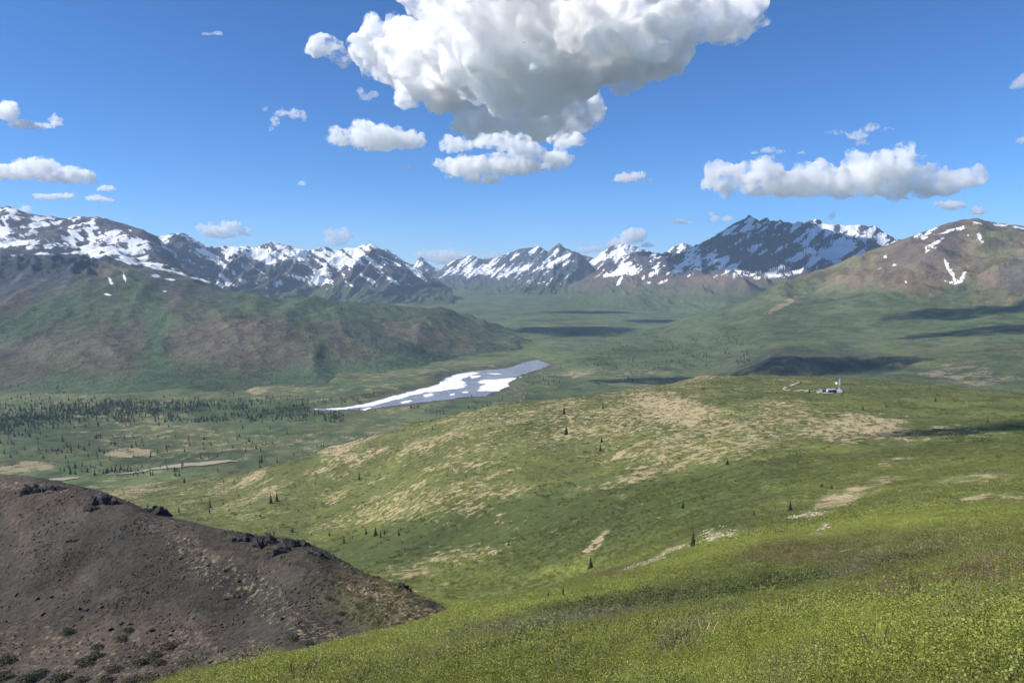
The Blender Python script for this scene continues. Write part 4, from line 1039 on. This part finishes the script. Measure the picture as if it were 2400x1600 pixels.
P, s_, r_, i_, t_ = ring(3600, 3, 40, k_twig)
scatter('bare_twigs', P, s_, r_, i_, [tuft('t', 26, .16, .36, .0035, M_TWIG, 66 + k) for k in range(3)], 'bare grey twigs poking through the low green shrubs', 'twigs')
def k_straw(x, y, z, u, v, d, f): return np.clip(.04 + 1.3 * f[:, 0] + .35 * f[:, 2], 0, 1)
P, s_, r_, i_, t_ = ring(9000, 2.5, 60, k_straw)
scatter('dry_grass', P, s_, r_, i_, [tuft('t', 34, .14, .30, .006, M_STRAW, 61 + k) for k in range(3)], 'thin tufts of straw coloured dry grass between the shrubs', 'grass')

# ================================================================== SPRUCES
def spruce(h, r, tiers, per, seed):
    g = np.random.default_rng(seed)
    V, F = [], []
    def q(a, b, c, d):
        k = len(V); V.extend([a, b, c, d]); F.append((k, k + 1, k + 2, k + 3))
    for i in range(tiers):
        f = i / (tiers - 1)
        z = h * (.06 + .90 * f)
        R = r * (1 - f) ** .85 * g.uniform(.75, 1.15) + .04 * r
        for k in range(per):
            a = 6.283 * (k + g.uniform(-.35, .35)) / per + i * 2.4
            rr = R * g.uniform(.65, 1.2); dr = rr * g.uniform(.25, .55); w = rr * .34 + .02 * h / tiers
            c, s = math.cos(a), math.sin(a)
            q((0, 0, z + .03 * h), (c * rr * .6 - s * w, s * rr * .6 + c * w, z - dr * .45), (c * rr, s * rr, z - dr), (c * rr * .6 + s * w, s * rr * .6 - c * w, z - dr * .45))
            q((0, 0, z + .04 * h), (c * rr * .55, s * rr * .55, z - dr * .1), (c * rr * .95, s * rr * .95, z - dr * 1.0), (c * rr * .5, s * rr * .5, z - dr * .9))
    n = 6
    k = len(V)
    for j in range(n):
        a = 6.283 * j / n
        V.append((r * .30 * math.cos(a), r * .30 * math.sin(a), .08 * h))
    V.append((0, 0, h))
    F += [(k + j, k + (j + 1) % n, k + n) for j in range(n)]
    return mesh_np('crown', V, F, M_NEEDLE, smooth=False, parent=False)
def trunk_mesh(h, r):
    V, F = [], []
    for lv, (z, rr) in enumerate(((-.3, 1.25), (.0, 1.1), (.18 * h, .8), (.6 * h, .45), (.95 * h, .12))):
        for j in range(7):
            a = 6.283 * j / 7
            V.append((r * rr * math.cos(a), r * rr * math.sin(a), z))
    for i in range(4):
        for j in range(7):
            F.append((i * 7 + j, i * 7 + (j + 1) % 7, i * 7 + 7 + (j + 1) % 7, i * 7 + 7 + j))
    return mesh_np('trunk', V, F, M_BARK, parent=False)
CR = [spruce(10, 1.65, 17, 8, 5), spruce(10, 1.35, 16, 7, 6), spruce(10, 2.0, 15, 8, 7), spruce(10, 1.1, 18, 6, 8)]
TR = trunk_mesh(10, .16)
def plant_spruce(p, h, label, group, kind=None, wide=1.0):
    e = empty('spruce_tree', p, random.uniform(0, 6.28), 1.0)
    k = random.randrange(4) if kind is None else kind
    for src, nm in ((TR, 'trunk'), (CR[k], 'crown')):
        c = bpy.data.objects.new(nm, src.data); COL.objects.link(c); c.parent = e
        c.scale = (h / 10 * wide, h / 10 * wide, h / 10)
    return tag(e, label, 'spruce', group)
LONE = {
 (1624,1285,38): 'tallest lone spruce beside pale rocks at the rim of the gully',
 (1852,1200,25): 'ragged lone spruce above the broken end of the pale stony streak',
 (1384,1333,27): 'slim spruce in the gully below the tan landslip scar',
 (1600,1194,17): 'small slim spruce alone on the smooth green side of the gully',
 (842,1127,16): 'small spruce alone on the lichen flecked end of the spur',
 (1705,1090,12): 'squat bushy spruce under the largest pale stony ground',
 (432,1132,13): 'dark small spruce where the spur runs out into the valley floor',
 (2315,992,13): 'small spruce standing in the cloud shaded ground of the plateau',
}
PAIRS = [([(635,1182,21),(649,1174,20)], 'one of two neighbouring spruces on the grassy end of the spur', 'spruce pair on the spur'),
 ([(491,1203,15),(492,1191,22)], 'one of two spruces in line above the crag topped scree crest', 'spruces in line above the crags'),
 ([(1320,1395,22),(1285,1402,18)], 'half hidden spruce top behind the near grassy brow', 'spruce tops behind the brow'),
 ([(880,1257,20),(892,1261,17),(901,1255,14),(858,1255,14)], 'spruce in the small clump on the green band beyond the scree toe', 'small spruce clump on the green band'),
 ([(806,1275,18),(633,1259,14),(642,1259,15),(765,1298,10),(826,1266,9)], 'spruce standing close beyond the long black crag of the scree crest', 'spruces beyond the long crag'),
 ([(1413,958,15),(1322,972,15),(1327,1020,20),(1410,1039,14),(1407,1060,17),(1013,1010,11)], 'spruce among the pale lichen patches of the spur face', 'spruces among the lichen patches'),
 ([(1897,920,9),(1928,922,8),(1973,928,8)], 'tiny spruce at the edge of the gravel pad by the mast', 'small spruces by the gravel pad'),
 ([(2022,961,10),(2077,957,9),(2259,947,9),(2192,941,10),(2178,914,8)], 'tiny spruce dotted over the grassy plateau beyond the mast', 'small spruces on the plateau'),
 ([(1926,1142,13),(1949,1146,12),(2096,1071,9),(1953,1082,7),(1767,1207,11),(1443,1161,10),(1191,1284,9)], 'small spruce dotted over the open green saddle and gully head', 'small spruces of the saddle'),
 ([(346,1189,11),(419,1203,14),(523,1184,11),(586,1184,9),(472,1175,9),(685,1249,11),(730,1256,9),(772,1256,11),(935,1258,12),(274,1128,9),(367,1123,8),(524,1132,9),(550,1133,8),(739,1135,8),(560,1165,8),(700,1200,7),(610,1215,8)], 'small spruce scattered over the lower green slope of the spur', 'small spruces of the lower slope')]
count_tree = 0
for (u, v, hpx), lab in LONE.items():
    p = hit(u, v, 'A')
    if p: plant_spruce(p, hpx * p[1] / F_PX * 1.32, lab, None, 2 if 'squat' in lab else None, 1.7 if 'squat' in lab else 1.3); count_tree += 1
for L_, lab, grp in PAIRS:
    for (u, v, hpx) in L_:
        p = hit(u, v, 'A')
        if p: plant_spruce(p, hpx * p[1] / F_PX * 1.22, lab, grp, None, 1.35); count_tree += 1
# valley woods: sampled in the wooded stretches of ground
def wood(n, u0, u1, v0, v1, f=None):
    out = []
    for _ in range(n):
        u, v = random.uniform(u0, u1), random.uniform(v0, v1)
        if f and random.random() > f(u, v): continue
        out.append((u, v))
    return out
def clumpy(u, v, k=1.0, s=0):
    return float(sst(-.05, .35, fbm(np.array([u / 60.0 + s]), np.array([v / 14.0]), 3, 300 + s) * k + .08)[0])
def belt(u, v):
    c = 986 - .125 * max(u, 0) + (0.11 * (u - 250) if u > 250 else 0)
    w = 26 - .035 * u if u < 300 else 12
    n = fbm(np.array([u / 45.0]), np.array([v / 12.0]), 3, 320)[0]
    return float(np.exp(-((v - c) / w) ** 2) * np.clip(1.0 + 1.6 * n - max(0, u - 260) / 420, 0, 1))
V_UV = wood(6500, -40, 800, 930, 1030, belt)
V_UV += wood(900, 230, 800, 962, 990, lambda u, v: clumpy(u, v, 1, 1) * .8 + .1) + wood(480, -40, 640, 985, 1075, lambda u, v: clumpy(u, v, 1, 2) * (1 - u / 900))
V_UV += wood(120, 0, 620, 1040, 1112, lambda u, v: clumpy(u, v, 1, 3) * .8) + wood(150, 120, 420, 1092, 1116, lambda u, v: .35) + wood(60, 560, 760, 1000, 1090, lambda u, v: clumpy(u, v, 1, 9))
NEARV = sorted(V_UV, key=lambda q: -q[1])
valley_pts = []
for (u, v) in NEARV:
    p = hit(u, v, 'V')
    if p and poly_dist(np.array([p[0]]), np.array([p[1]]), LK)[0] > 12: valley_pts.append(p)
n_ind = max(0, 298 - count_tree)
def vlab(p):
    u, v = pix(*p)
    if v > 1086: return 'spruce close beside the pale gravel river bars on the valley floor', 'spruces by the river bars'
    if u > 540: return 'spruce standing where the valley floor meets the foot of the spur', 'spruces at the foot of the spur'
    if v > 1036 and 190 < u < 430: return 'spruce standing round the oval dry clearing on the valley floor', 'spruces round the dry clearing'
    if v > 1010: return 'spruce dotted over the open green meadows of the valley floor', 'spruces of the valley meadows'
    return 'spruce on the near fringe of the dense dark wood across the valley floor', 'spruces fringing the dense wood'
for i, p in enumerate(valley_pts[:n_ind]):
    plant_spruce(p, random.uniform(8, 15), *vlab(p), random.choice((0, 1, 1, 3)), 1.35)
rest = valley_pts[n_ind:]
for (u, v) in (wood(500, 300, 1000, 930, 965, lambda u, v: clumpy(u, v, 1, 4) * .7) + wood(260, -40, 900, 890, 945, lambda u, v: clumpy(u, v, 1, 5) * .5) + wood(1500, 1330, 1760, 780, 860, lambda u, v: clumpy(u, v, 1, 6) * sst(1330, 1450, np.array([u]))[0])
             + wood(300, 1230, 1560, 850, 905, lambda u, v: clumpy(u, v, 1, 7) * .6) + wood(420, 820, 1060, 785, 842, lambda u, v: clumpy(u * 1.2, v, 1, 8)) + wood(250, 1500, 1900, 740, 800, lambda u, v: clumpy(u, v, 1, 10) * .8) + wood(160, 1000, 1250, 925, 975, lambda u, v: clumpy(u, v, 1, 11) * .6)):
    p = hit(u, v, 'V')
    if p and poly_dist(np.array([p[0]]), np.array([p[1]]), LK)[0] > 12: rest.append(p)
LOW = [spruce(10, 2.3, 9, 5, 71), spruce(10, 1.9, 9, 5, 72), spruce(10, 2.7, 8, 5, 73)]
RP = np.array(rest)
scatter('spruce_forest', RP, rng.uniform(.8, 1.5, len(RP)), rng.uniform(0, 6.28, len(RP)), rng.integers(0, 3, len(RP)), LOW, 'far off spruce woods along the valley floor and lake shores', 'forest')

# ================================================================== ROCKS AND BUSHES ON THE SCREE
tr_ = NT('dark_rock')
p_ = tr_.n('ShaderNodeNewGeometry').outputs['Position']
rn = tr_.noise(p_, 1.2, 6, .7)
M_ROCK = tr_.bsdf(tr_.mix(tr_.range(rn, .35, .65), (0.022, 0.021, 0.024), (0.06, 0.053, 0.05)), .85, .25, rn, .6, .2)
tr2 = NT('brown_stone')
p_ = tr2.n('ShaderNodeNewGeometry').outputs['Position']
rn = tr2.noise(p_, 1.5, 6, .7)
M_STONE = tr2.bsdf(tr2.mix(tr2.range(rn, .35, .65), (0.052, 0.043, 0.038), (0.10, 0.08, 0.066)), .9, .15, rn, .5, .15)
def rock_verts(seed, sx, sy, sz, sub=ICO2):
    g = np.random.default_rng(seed)
    V = sub[0].copy()
    for _ in range(12):                                  # shear flat facets off a lump
        nrm = g.normal(size=3); nrm /= np.linalg.norm(nrm); dd = g.uniform(.3, .75)
        e = V @ nrm - dd
        V = V - np.outer(np.maximum(e, 0), nrm)
    V = V * (1 + .25 * perlin3(V * 3.1 + seed, seed) + .12 * perlin3(V * 7 + seed, seed + 1))[:, None]
    return V * [sx, sy, sz]
def outcrop(name, p, w, h, seed, n=14, dp=None, lean=0.0):
    g = np.random.default_rng(seed)
    Vs, Fs, k = [], [], 0
    for i in range(n):
        f = (i + .5) / n * 2 - 1
        s = h * g.uniform(.3, .62) * (1.15 - .5 * abs(f))
        v = rock_verts(seed * 31 + i, s * g.uniform(1.0, 2.2), s * g.uniform(.8, 1.3), s * g.uniform(.8, 1.5), ICO2)
        a = g.uniform(-.75, -.1); c, s2 = math.cos(a), math.sin(a)
        v = np.c_[v[:, 0] * c - v[:, 2] * s2, v[:, 1], v[:, 0] * s2 + v[:, 2] * c]
        off = np.array([f * w * .5 * g.uniform(.8, 1.05), g.uniform(-.3, .3) * (dp or h), 0])
        off[2] = float(B.z(p[0] + off[0], p[1] + off[1])[0]) - p[2] + h * g.uniform(-.05, .28) * (1 - abs(f))
        Vs.append(v + off); Fs.append(ICO2[1] + k); k += len(v)
    o = mesh_np(name, np.vstack(Vs), np.vstack(Fs), M_ROCK, smooth=False)
    o.location = p
    return o
CRAGS = [((78,1153),62,20,'low black crag near the rounded top of the scree hill',12),((130,1146),46,13,'thin black ledge just under the top of the scree hill',8),((246,1178),52,30,'blocky black crag leaning on the upper crest of the scree hill',13),
 ((214,1196),42,14,'small dark ledge below the blocky crag on the scree',8),((370,1204),56,26,'dark knob of rock on the scree crest beyond the blocky crag',12),((575,1266),60,22,'jagged black rocks beginning the long crag of the scree crest',12),((620,1276),60,28,'broad dark middle block of the long crag on the crest',14),
 ((692,1278),56,26,'rounded black head ending the long crag on the crest',12),((745,1302),50,14,'low dark rocks trailing down from the long crag',9),((946,1380),36,16,'small dark rock on the crest near the grassy toe of the scree',8),((170,1268),38,9,'thin dark rock rib alone in the grey middle of the scree',6),((655,1296),60,20,'broken dark rubble face under the long crag',12)]
for i, ((u, v), w, h, lab, n) in enumerate(CRAGS):
    p = hit(u, v, 'B')
    if p: tag(outcrop('rock_outcrop', p, w * p[1] / F_PX, h * p[1] / F_PX, 400 + i, int(n * 1.8)), lab, 'rock')
BSRC = [mesh_np('b', rock_verts(700 + k, 1, .85, .7), ICO2[1], M_STONE, smooth=False, parent=False) for k in range(5)]
spots = [(55,1357,9),(85,1403,10),(37,1396,8),(121,1402,7),(185,1428,10),(205,1430,11),(235,1424,12),(250,1418,9),(190,1447,8),(260,1478,10),(285,1462,12),(300,1462,9),(355,1480,12),(395,1440,7),(400,1490,8),(505,1500,9),(580,1495,8),(545,1398,8),(558,1362,10),(530,1405,8),(620,1440,9),(660,1452,9),(425,1310,8),(450,1315,7),(490,1325,9),(510,1350,7),(530,1340,8),(570,1460,7),(605,1420,7),(560,1400,8),(640,1400,7),(590,1390,7),(700,1460,8),(470,1300,7),(300,1540,10),(290,1555,9),(130,1425,9),(495,1552,9),(140,1360,6),(680,1420,7),(410,1360,6),(345,1390,6),(455,1450,6),(520,1470,7),(240,1500,9),(210,1485,8),(330,1515,9),(100,1440,8)]
for i, (u, v, w) in enumerate(spots):
    p = hit(u, v, 'B')
    if not p: continue
    o = bpy.data.objects.new('boulder', BSRC[i % 5].data); COL.objects.link(o)
    s = w * p[1] / F_PX * .8
    o.location = (p[0], p[1], p[2] + s * .2); o.rotation_euler = (0, 0, random.uniform(0, 6)); o.scale = (s * 1.2, s, s)
    tag(o, 'brown boulder strewn on the dark open scree slope', 'boulder', 'boulders on the scree')
n = 16000
d = rng.uniform(165, 300, n); u = rng.uniform(-20, 1060, n)
x, y, z = B.at(u, d)
k = rng.uniform(size=n) < sst(-.2, .35, fbm(x / 18, y / 18, 4, 501))
scatter('scree_rubble', np.c_[x, y, z][k], rng.uniform(.22, .85, k.sum()) ** 1.6 + .06, rng.uniform(0, 6, k.sum()), rng.integers(0, 3, k.sum()),
        [mesh_np('s', rock_verts(740 + q, 1, .85, .7, ICO1), ICO1[1], M_STONE, smooth=False, parent=False) for q in range(3)], 'small loose brown stones scattered down the scree', 'rubble')
# grass tussocks on the toe of the scree
n = 4200
d = rng.uniform(170, 240, n); u = rng.uniform(700, 1070, n)
x, y, z = B.at(u, d); uu, vv = pix(x, y, z)
k = rng.uniform(size=n) < .9 * blob(uu, vv, 920, 1430, 150, 55, .5, .5 * fbm(x / 8, y / 8, 3, 505), .6)
scatter('tussock_grass', np.c_[x, y, z][k], rng.uniform(.6, 1.4, k.sum()), rng.uniform(0, 6, k.sum()), rng.integers(0, 3, k.sum()),
        [tuft('t', 30, .5, .55, .035, M_STRAW, 81), clump('t', 34, .7, .4, .22, M_SHRUB, 82, 0), tuft('t', 24, .4, .45, .035, M_STRAW, 83)], 'pale grass tussocks on the toe of the scree hill', 'grass')
BUSH = [clump('b', 420, 1.0, 1.0, .20, M_BUSH, 91 + q, 10) for q in range(3)]
STEM = []
for q in range(2):
    g = np.random.default_rng(95 + q); V, Fc = [], []
    for _ in range(7):
        a = g.uniform(0, 6.28); tip = np.array([.5 * math.cos(a), .5 * math.sin(a), g.uniform(.5, .8)]); w = .03
        b0 = len(V)
        for j in range(4):
            c, s = math.cos(j * 1.57), math.sin(j * 1.57); V += [[c * w, s * w, -.1], (tip + [c * w * .4, s * w * .4, 0]).tolist()]
        Fc += [(b0 + 2 * j, b0 + 2 * ((j + 1) % 4), b0 + 2 * ((j + 1) % 4) + 1, b0 + 2 * j + 1) for j in range(4)]
    STEM.append(mesh_np('stem', V, Fc, M_BARK, smooth=False, parent=False))
bushes = [(14,1552,44),(62,1600,46),(90,1580,34),(130,1600,40),(150,1590,30),(200,1556,44),(225,1540,34),(245,1600,40),(262,1572,36),(228,1520,30),(330,1558,38),(345,1600,44),(362,1540,36),(410,1596,48),(440,1560,34),(395,1520,36),(372,1556,30),(282,1500,28),(158,1486,34),(5,1590,40),(688,1500,26),(722,1510,22),(800,1440,20),(770,1405,18),(790,1462,18),(840,1420,18),(310,1600,36),(190,1600,34),(300,1480,24),(520,1560,24)]
for i, (u, v, w) in enumerate(bushes):
    p = hit(u, min(v, 1598), 'B')
    if not p: continue
    s = w * p[1] / F_PX * .5
    e = empty('bush', p, random.uniform(0, 6))
    for src, nm in ((BUSH[i % 3], 'foliage'), (STEM[i % 2], 'stem')):
        c = bpy.data.objects.new(nm, src.data); COL.objects.link(c); c.parent = e; c.scale = (s, s, s * .75)
    tag(e, 'dark green bush growing on the brown scree', 'bush', 'bushes on the scree')

# ================================================================== MAST SITE ON THE PLATEAU
def simple(name, col, rough=.6, spec=.3, metal=0.0, sc=2.0, amt=.12):
    t = NT(name)
    nz = t.noise(t.n('ShaderNodeTexCoord').outputs['Object'], sc, 5, .6)
    c2 = tuple(min(1, x * (1 - amt * 2)) for x in col)
    m = t.bsdf(t.mix(t.range(nz, .35, .65), col, c2), rough, spec)
    t.b.inputs['Metallic'].default_value = metal
    return m
M_GALV = simple('galvanised_steel', (0.52, 0.56, 0.56), .45, .5, .2); M_DISH = simple('white_dish', (0.82, 0.83, 0.76), .4, .4)
M_HUTW = simple('pale_hut_panel', (0.62, 0.62, 0.70), .6); M_HUTR = simple('grey_hut_roof', (0.42, 0.42, 0.52), .5); M_DARK = simple('dark_panel', (0.022, 0.022, 0.035), .6); M_WHITE = simple('white_panel', (0.80, 0.80, 0.82), .5)
def box_mesh(name, c, s, mat, parent, bev=0.04):
    bm = bmesh.new()
    bmesh.ops.create_cube(bm, size=1.0)
    for v in bm.verts: v.co = (c[0] + v.co.x * s[0], c[1] + v.co.y * s[1], c[2] + v.co.z * s[2])
    bmesh.ops.bevel(bm, geom=bm.edges[:], offset=min(bev, min(s) * .3), segments=1, affect='EDGES')
    me = bpy.data.meshes.new(name); bm.to_mesh(me); bm.free(); me.materials.append(mat)
    o = bpy.data.objects.new(name, me); COL.objects.link(o); o.parent = parent
    return o
def bars(segs, r, name, mat, parent):
    V, F = [], []
    for a, b in segs:
        a, b = np.array(a, float), np.array(b, float)
        d = b - a; d /= np.linalg.norm(d)
        s = np.cross(d, [.3, .2, .9]); s /= np.linalg.norm(s); t = np.cross(d, s); k = len(V)
        for p in (a, b):
            for c in ((1, 1), (-1, 1), (-1, -1), (1, -1)): V.append(p + r * (s * c[0] + t * c[1]))
        F += [(k + j, k + (j + 1) % 4, k + 4 + (j + 1) % 4, k + 4 + j) for j in range(4)] + [(k + 3, k + 2, k + 1, k), (k + 4, k + 5, k + 6, k + 7)]
    return mesh_np(name, V, F, mat, smooth=False, parent=parent)
def gable(name, w, d, zb, h, mat, parent, cx=0, cy=0, over=.3):
    w, d = w / 2 + over, d / 2 + over
    V = [(-w,-d,zb),(w,-d,zb),(w,d,zb),(-w,d,zb),(-w,0,zb+h),(w,0,zb+h)]
    V = [(x + cx, y + cy, z) for x, y, z in V]
    return mesh_np(name, V, [(0,1,5,4),(2,3,4,5),(0,4,3),(1,2,5),(0,3,2,1)], mat, smooth=False, parent=parent)
site = hit(1950, 920, 'A'); SC = site[1] / F_PX         # metres per photo pixel at the site
def site_pt(u, v=920.5):
    p = hit(u, v, 'A')
    return p
# gravel pad and track, laid on the plateau
def drape_A(name, up, lo, label, cat, off, rows=10, cols=70):
    u = np.linspace(up[0][0], up[-1][0], cols)
    va, vb = interp(up, u), interp(lo, u)
    V = []
    for i in range(cols):
        for k in range(rows):
            p = hit(u[i], va[i] + (vb[i] - va[i]) * k / (rows - 1), 'A')
            V.append((p[0], p[1], p[2] + off))
    return tag(mesh_np(name, V, grid_faces(cols, rows)[:, ::-1], M_GRAVEL), label, cat, kind='structure')
drape_A('gravel_pad', [(1884,914.5),(1900,913.5),(1930,913.5),(1950,916),(1975,918)], [(1884,919),(1900,921),(1930,923),(1950,924),(1975,923)], 'pale gravel pad around the mast and its huts', 'gravel pad', .55)
drape_A('gravel_track', [(1834,913.5),(1846,914.8),(1862,915.6),(1884,915.8)], [(1834,915.2),(1846,917.6),(1862,918.2),(1884,918.4)], 'gravel track bending away from the mast pad', 'track', .45, 6, 50)
drape_A('gravel_track', [(1832,913),(1846,906.5),(1862,899.5),(1880,894)], [(1832,916.5),(1846,911.5),(1862,904),(1880,896)], 'gravel track climbing away over the plateau', 'track', .6, 6, 50)
# lattice mast
mp = site_pt(1967)
mast = empty('radio_mast', mp)
H = 33 * SC; wb, wt = 1.5, .55
def leg_at(j, f):
    a = 6.283 * j / 3 + .4; w = wb + (wt - wb) * f
    return (w * math.cos(a), w * math.sin(a), H * f)
for j in range(3): bars([(leg_at(j, 0), leg_at(j, 1))], .17, 'leg', M_GALV, mast)
seg = []
NB = 11
for i in range(NB):
    for j in range(3):
        a, b = leg_at(j, i / NB), leg_at((j + 1) % 3, (i + 1) / NB); c = leg_at((j + 1) % 3, i / NB)
        seg += [(a, b), (a, c)]
bars(seg, .09, 'bracing', M_GALV, mast)
bars([((0, 0, H * .97), (0, 0, H * 1.10))], .07, 'aerial', M_GALV, mast)
def dish(cx, zc, r, yaw):
    n, m = 20, 6
    V, F = [], []
    for i in range(m):
        f = i / (m - 1)
        for j in range(n):
            a = 6.283 * j / n
            V.append((r * f * math.cos(a), .38 * r * f * f - .2 * r, r * f * math.sin(a)))
    for i in range(m):
        f = 1 - i / (m - 1)
        for j in range(n):
            a = 6.283 * j / n
            V.append((r * f * .97 * math.cos(a), .38 * r * f * f - .2 * r - .16, r * f * .97 * math.sin(a)))
    for i in range(2 * m - 1):
        for j in range(n): F.append((i * n + j, i * n + (j + 1) % n, (i + 1) * n + (j + 1) % n, (i + 1) * n + j))
    o = mesh_np('dish', V, F, M_DISH, parent=mast)
    o.location = (cx, -1.0, zc); o.rotation_euler = (0, 0, yaw)
    b = bars([((0, -.2, 0), (-cx * .7, 1.0, 0))], .11, 'bracket', M_GALV, o)
dish(-8.6 * SC, H * .71, 2.9 * SC, math.pi - .9); dish(3.6 * SC, H * .70, 2.6 * SC, math.pi + .5)
tag(mast, 'grey lattice radio mast with two white dishes on the plateau', 'mast')
# huts beside it
hp = site_pt(1950)
hut = empty('equipment_hut', (hp[0], hp[1] + 3, hp[2]), .08)
W, Dp, Hh = 19 * SC, 4.2, 6.0 * SC
box_mesh('wall', (0, 0, Hh / 2 - .2), (W, Dp, Hh + .4), M_HUTW, hut); gable('roof', W, Dp, Hh, 3.2 * SC, M_HUTR, hut)
box_mesh('door', (-W * .32, -Dp / 2 - .03, 1.05), (1.0, .12, 2.1), M_DARK, hut); box_mesh('window', (W * .1, -Dp / 2 - .03, 1.6), (1.2, .1, .8), M_DARK, hut); box_mesh('vent', (W * .3, 0, Hh + 3.0 * SC), (.7, .7, .9), M_GALV, hut)
tag(hut, 'long lavender grey equipment hut with a shallow gable roof', 'hut')
hp = site_pt(1965)
h2 = empty('equipment_hut', (hp[0], hp[1] - 1.0, hp[2]), -.25)
W, Dp, Hh = 11 * SC, 3.4, 5.6 * SC
box_mesh('wall', (0, 0, Hh / 2 - .2), (W, Dp, Hh + .4), M_WHITE, h2); gable('roof', W, Dp, Hh, 1.6 * SC, M_HUTW, h2); box_mesh('door', (W * .2, -Dp / 2 - .03, 1.05), (.95, .12, 2.1), M_HUTR, h2)
tag(h2, 'small white hut at the foot of the radio mast', 'hut')
for u, w, h, lab in ((1944, 5.0, 6.0, 'narrow dark shed at the far end of the lavender hut'), (1954.5, 7.5, 6.2, 'wider dark shed in front of the lavender hut')):
    hp = site_pt(u, 921)
    e = empty('shed', (hp[0], hp[1] - 1.5, hp[2]), .05)
    W, Hh = w * SC, h * SC
    box_mesh('wall', (0, 0, Hh / 2 - .2), (W, 2.4, Hh + .4), M_DARK, e); gable('roof', W, 2.4, Hh, .6, M_DARK, e, over=.15)
    tag(e, lab, 'shed')
# pale stones lying in the bare patches
M_PALE = simple('pale_stone', (0.62, 0.58, 0.48), .9, .1)
Q = []
for (cu, cv, ru, rv, rot, nn) in ((1690,1248,60,14,-.2,90),(1640,1272,40,12,-.4,60),(1570,1296,70,8,-.45,80),(1925,1240,30,9,-.4,50),(1890,1206,50,9,-.2,50),(1490,1328,40,7,-.4,40),(1000,1527,60,9,0,24),(1330,1010,120,40,-.2,60),(1700,1010,200,50,-.1,90)):
    for _ in range(nn):
        a, q = random.uniform(0, 6.28), math.sqrt(random.random())
        du, dv = ru * q * math.cos(a), rv * q * math.sin(a)
        p = hit(round(cu + du * math.cos(rot) - dv * math.sin(rot)), cv + du * math.sin(rot) + dv * math.cos(rot), 'A')
        if p: Q.append(p)
Q = np.array(Q)
scatter('pale_stones', Q, rng.uniform(.5, 1.5, len(Q)) * np.clip(Q[:, 1] / 520, .08, 1.1), rng.uniform(0, 6, len(Q)), rng.integers(0, 3, len(Q)),
        [mesh_np('s', rock_verts(760 + q, .8, .7, .45, ICO1), ICO1[1], M_PALE, smooth=False, parent=False) for q in range(3)], 'scattered pale stones in the bare patches of the hillside', 'stones')
# a few dry stalks on the near slope
for (u, v, h, lab) in ((2097, 1392, .42, 'tall pale dry stalk rising alone from the near shrubs'), (1995, 1428, .30, 'short thin dry stalk among the near shrubs')):
    p = hit(u, v, 'A')
    e = empty('dry_stalk', p)
    bars([((0, 0, 0), (.01, 0, h * .5)), ((.01, 0, h * .5), (.05, 0, h))], .006, 'stem', M_STRAW, e)
    bars([((.05, 0, h * .86), (.055, 0, h * 1.06))], .016, 'seed_head', M_STRAW, e)
    tag(e, lab, 'stalk')
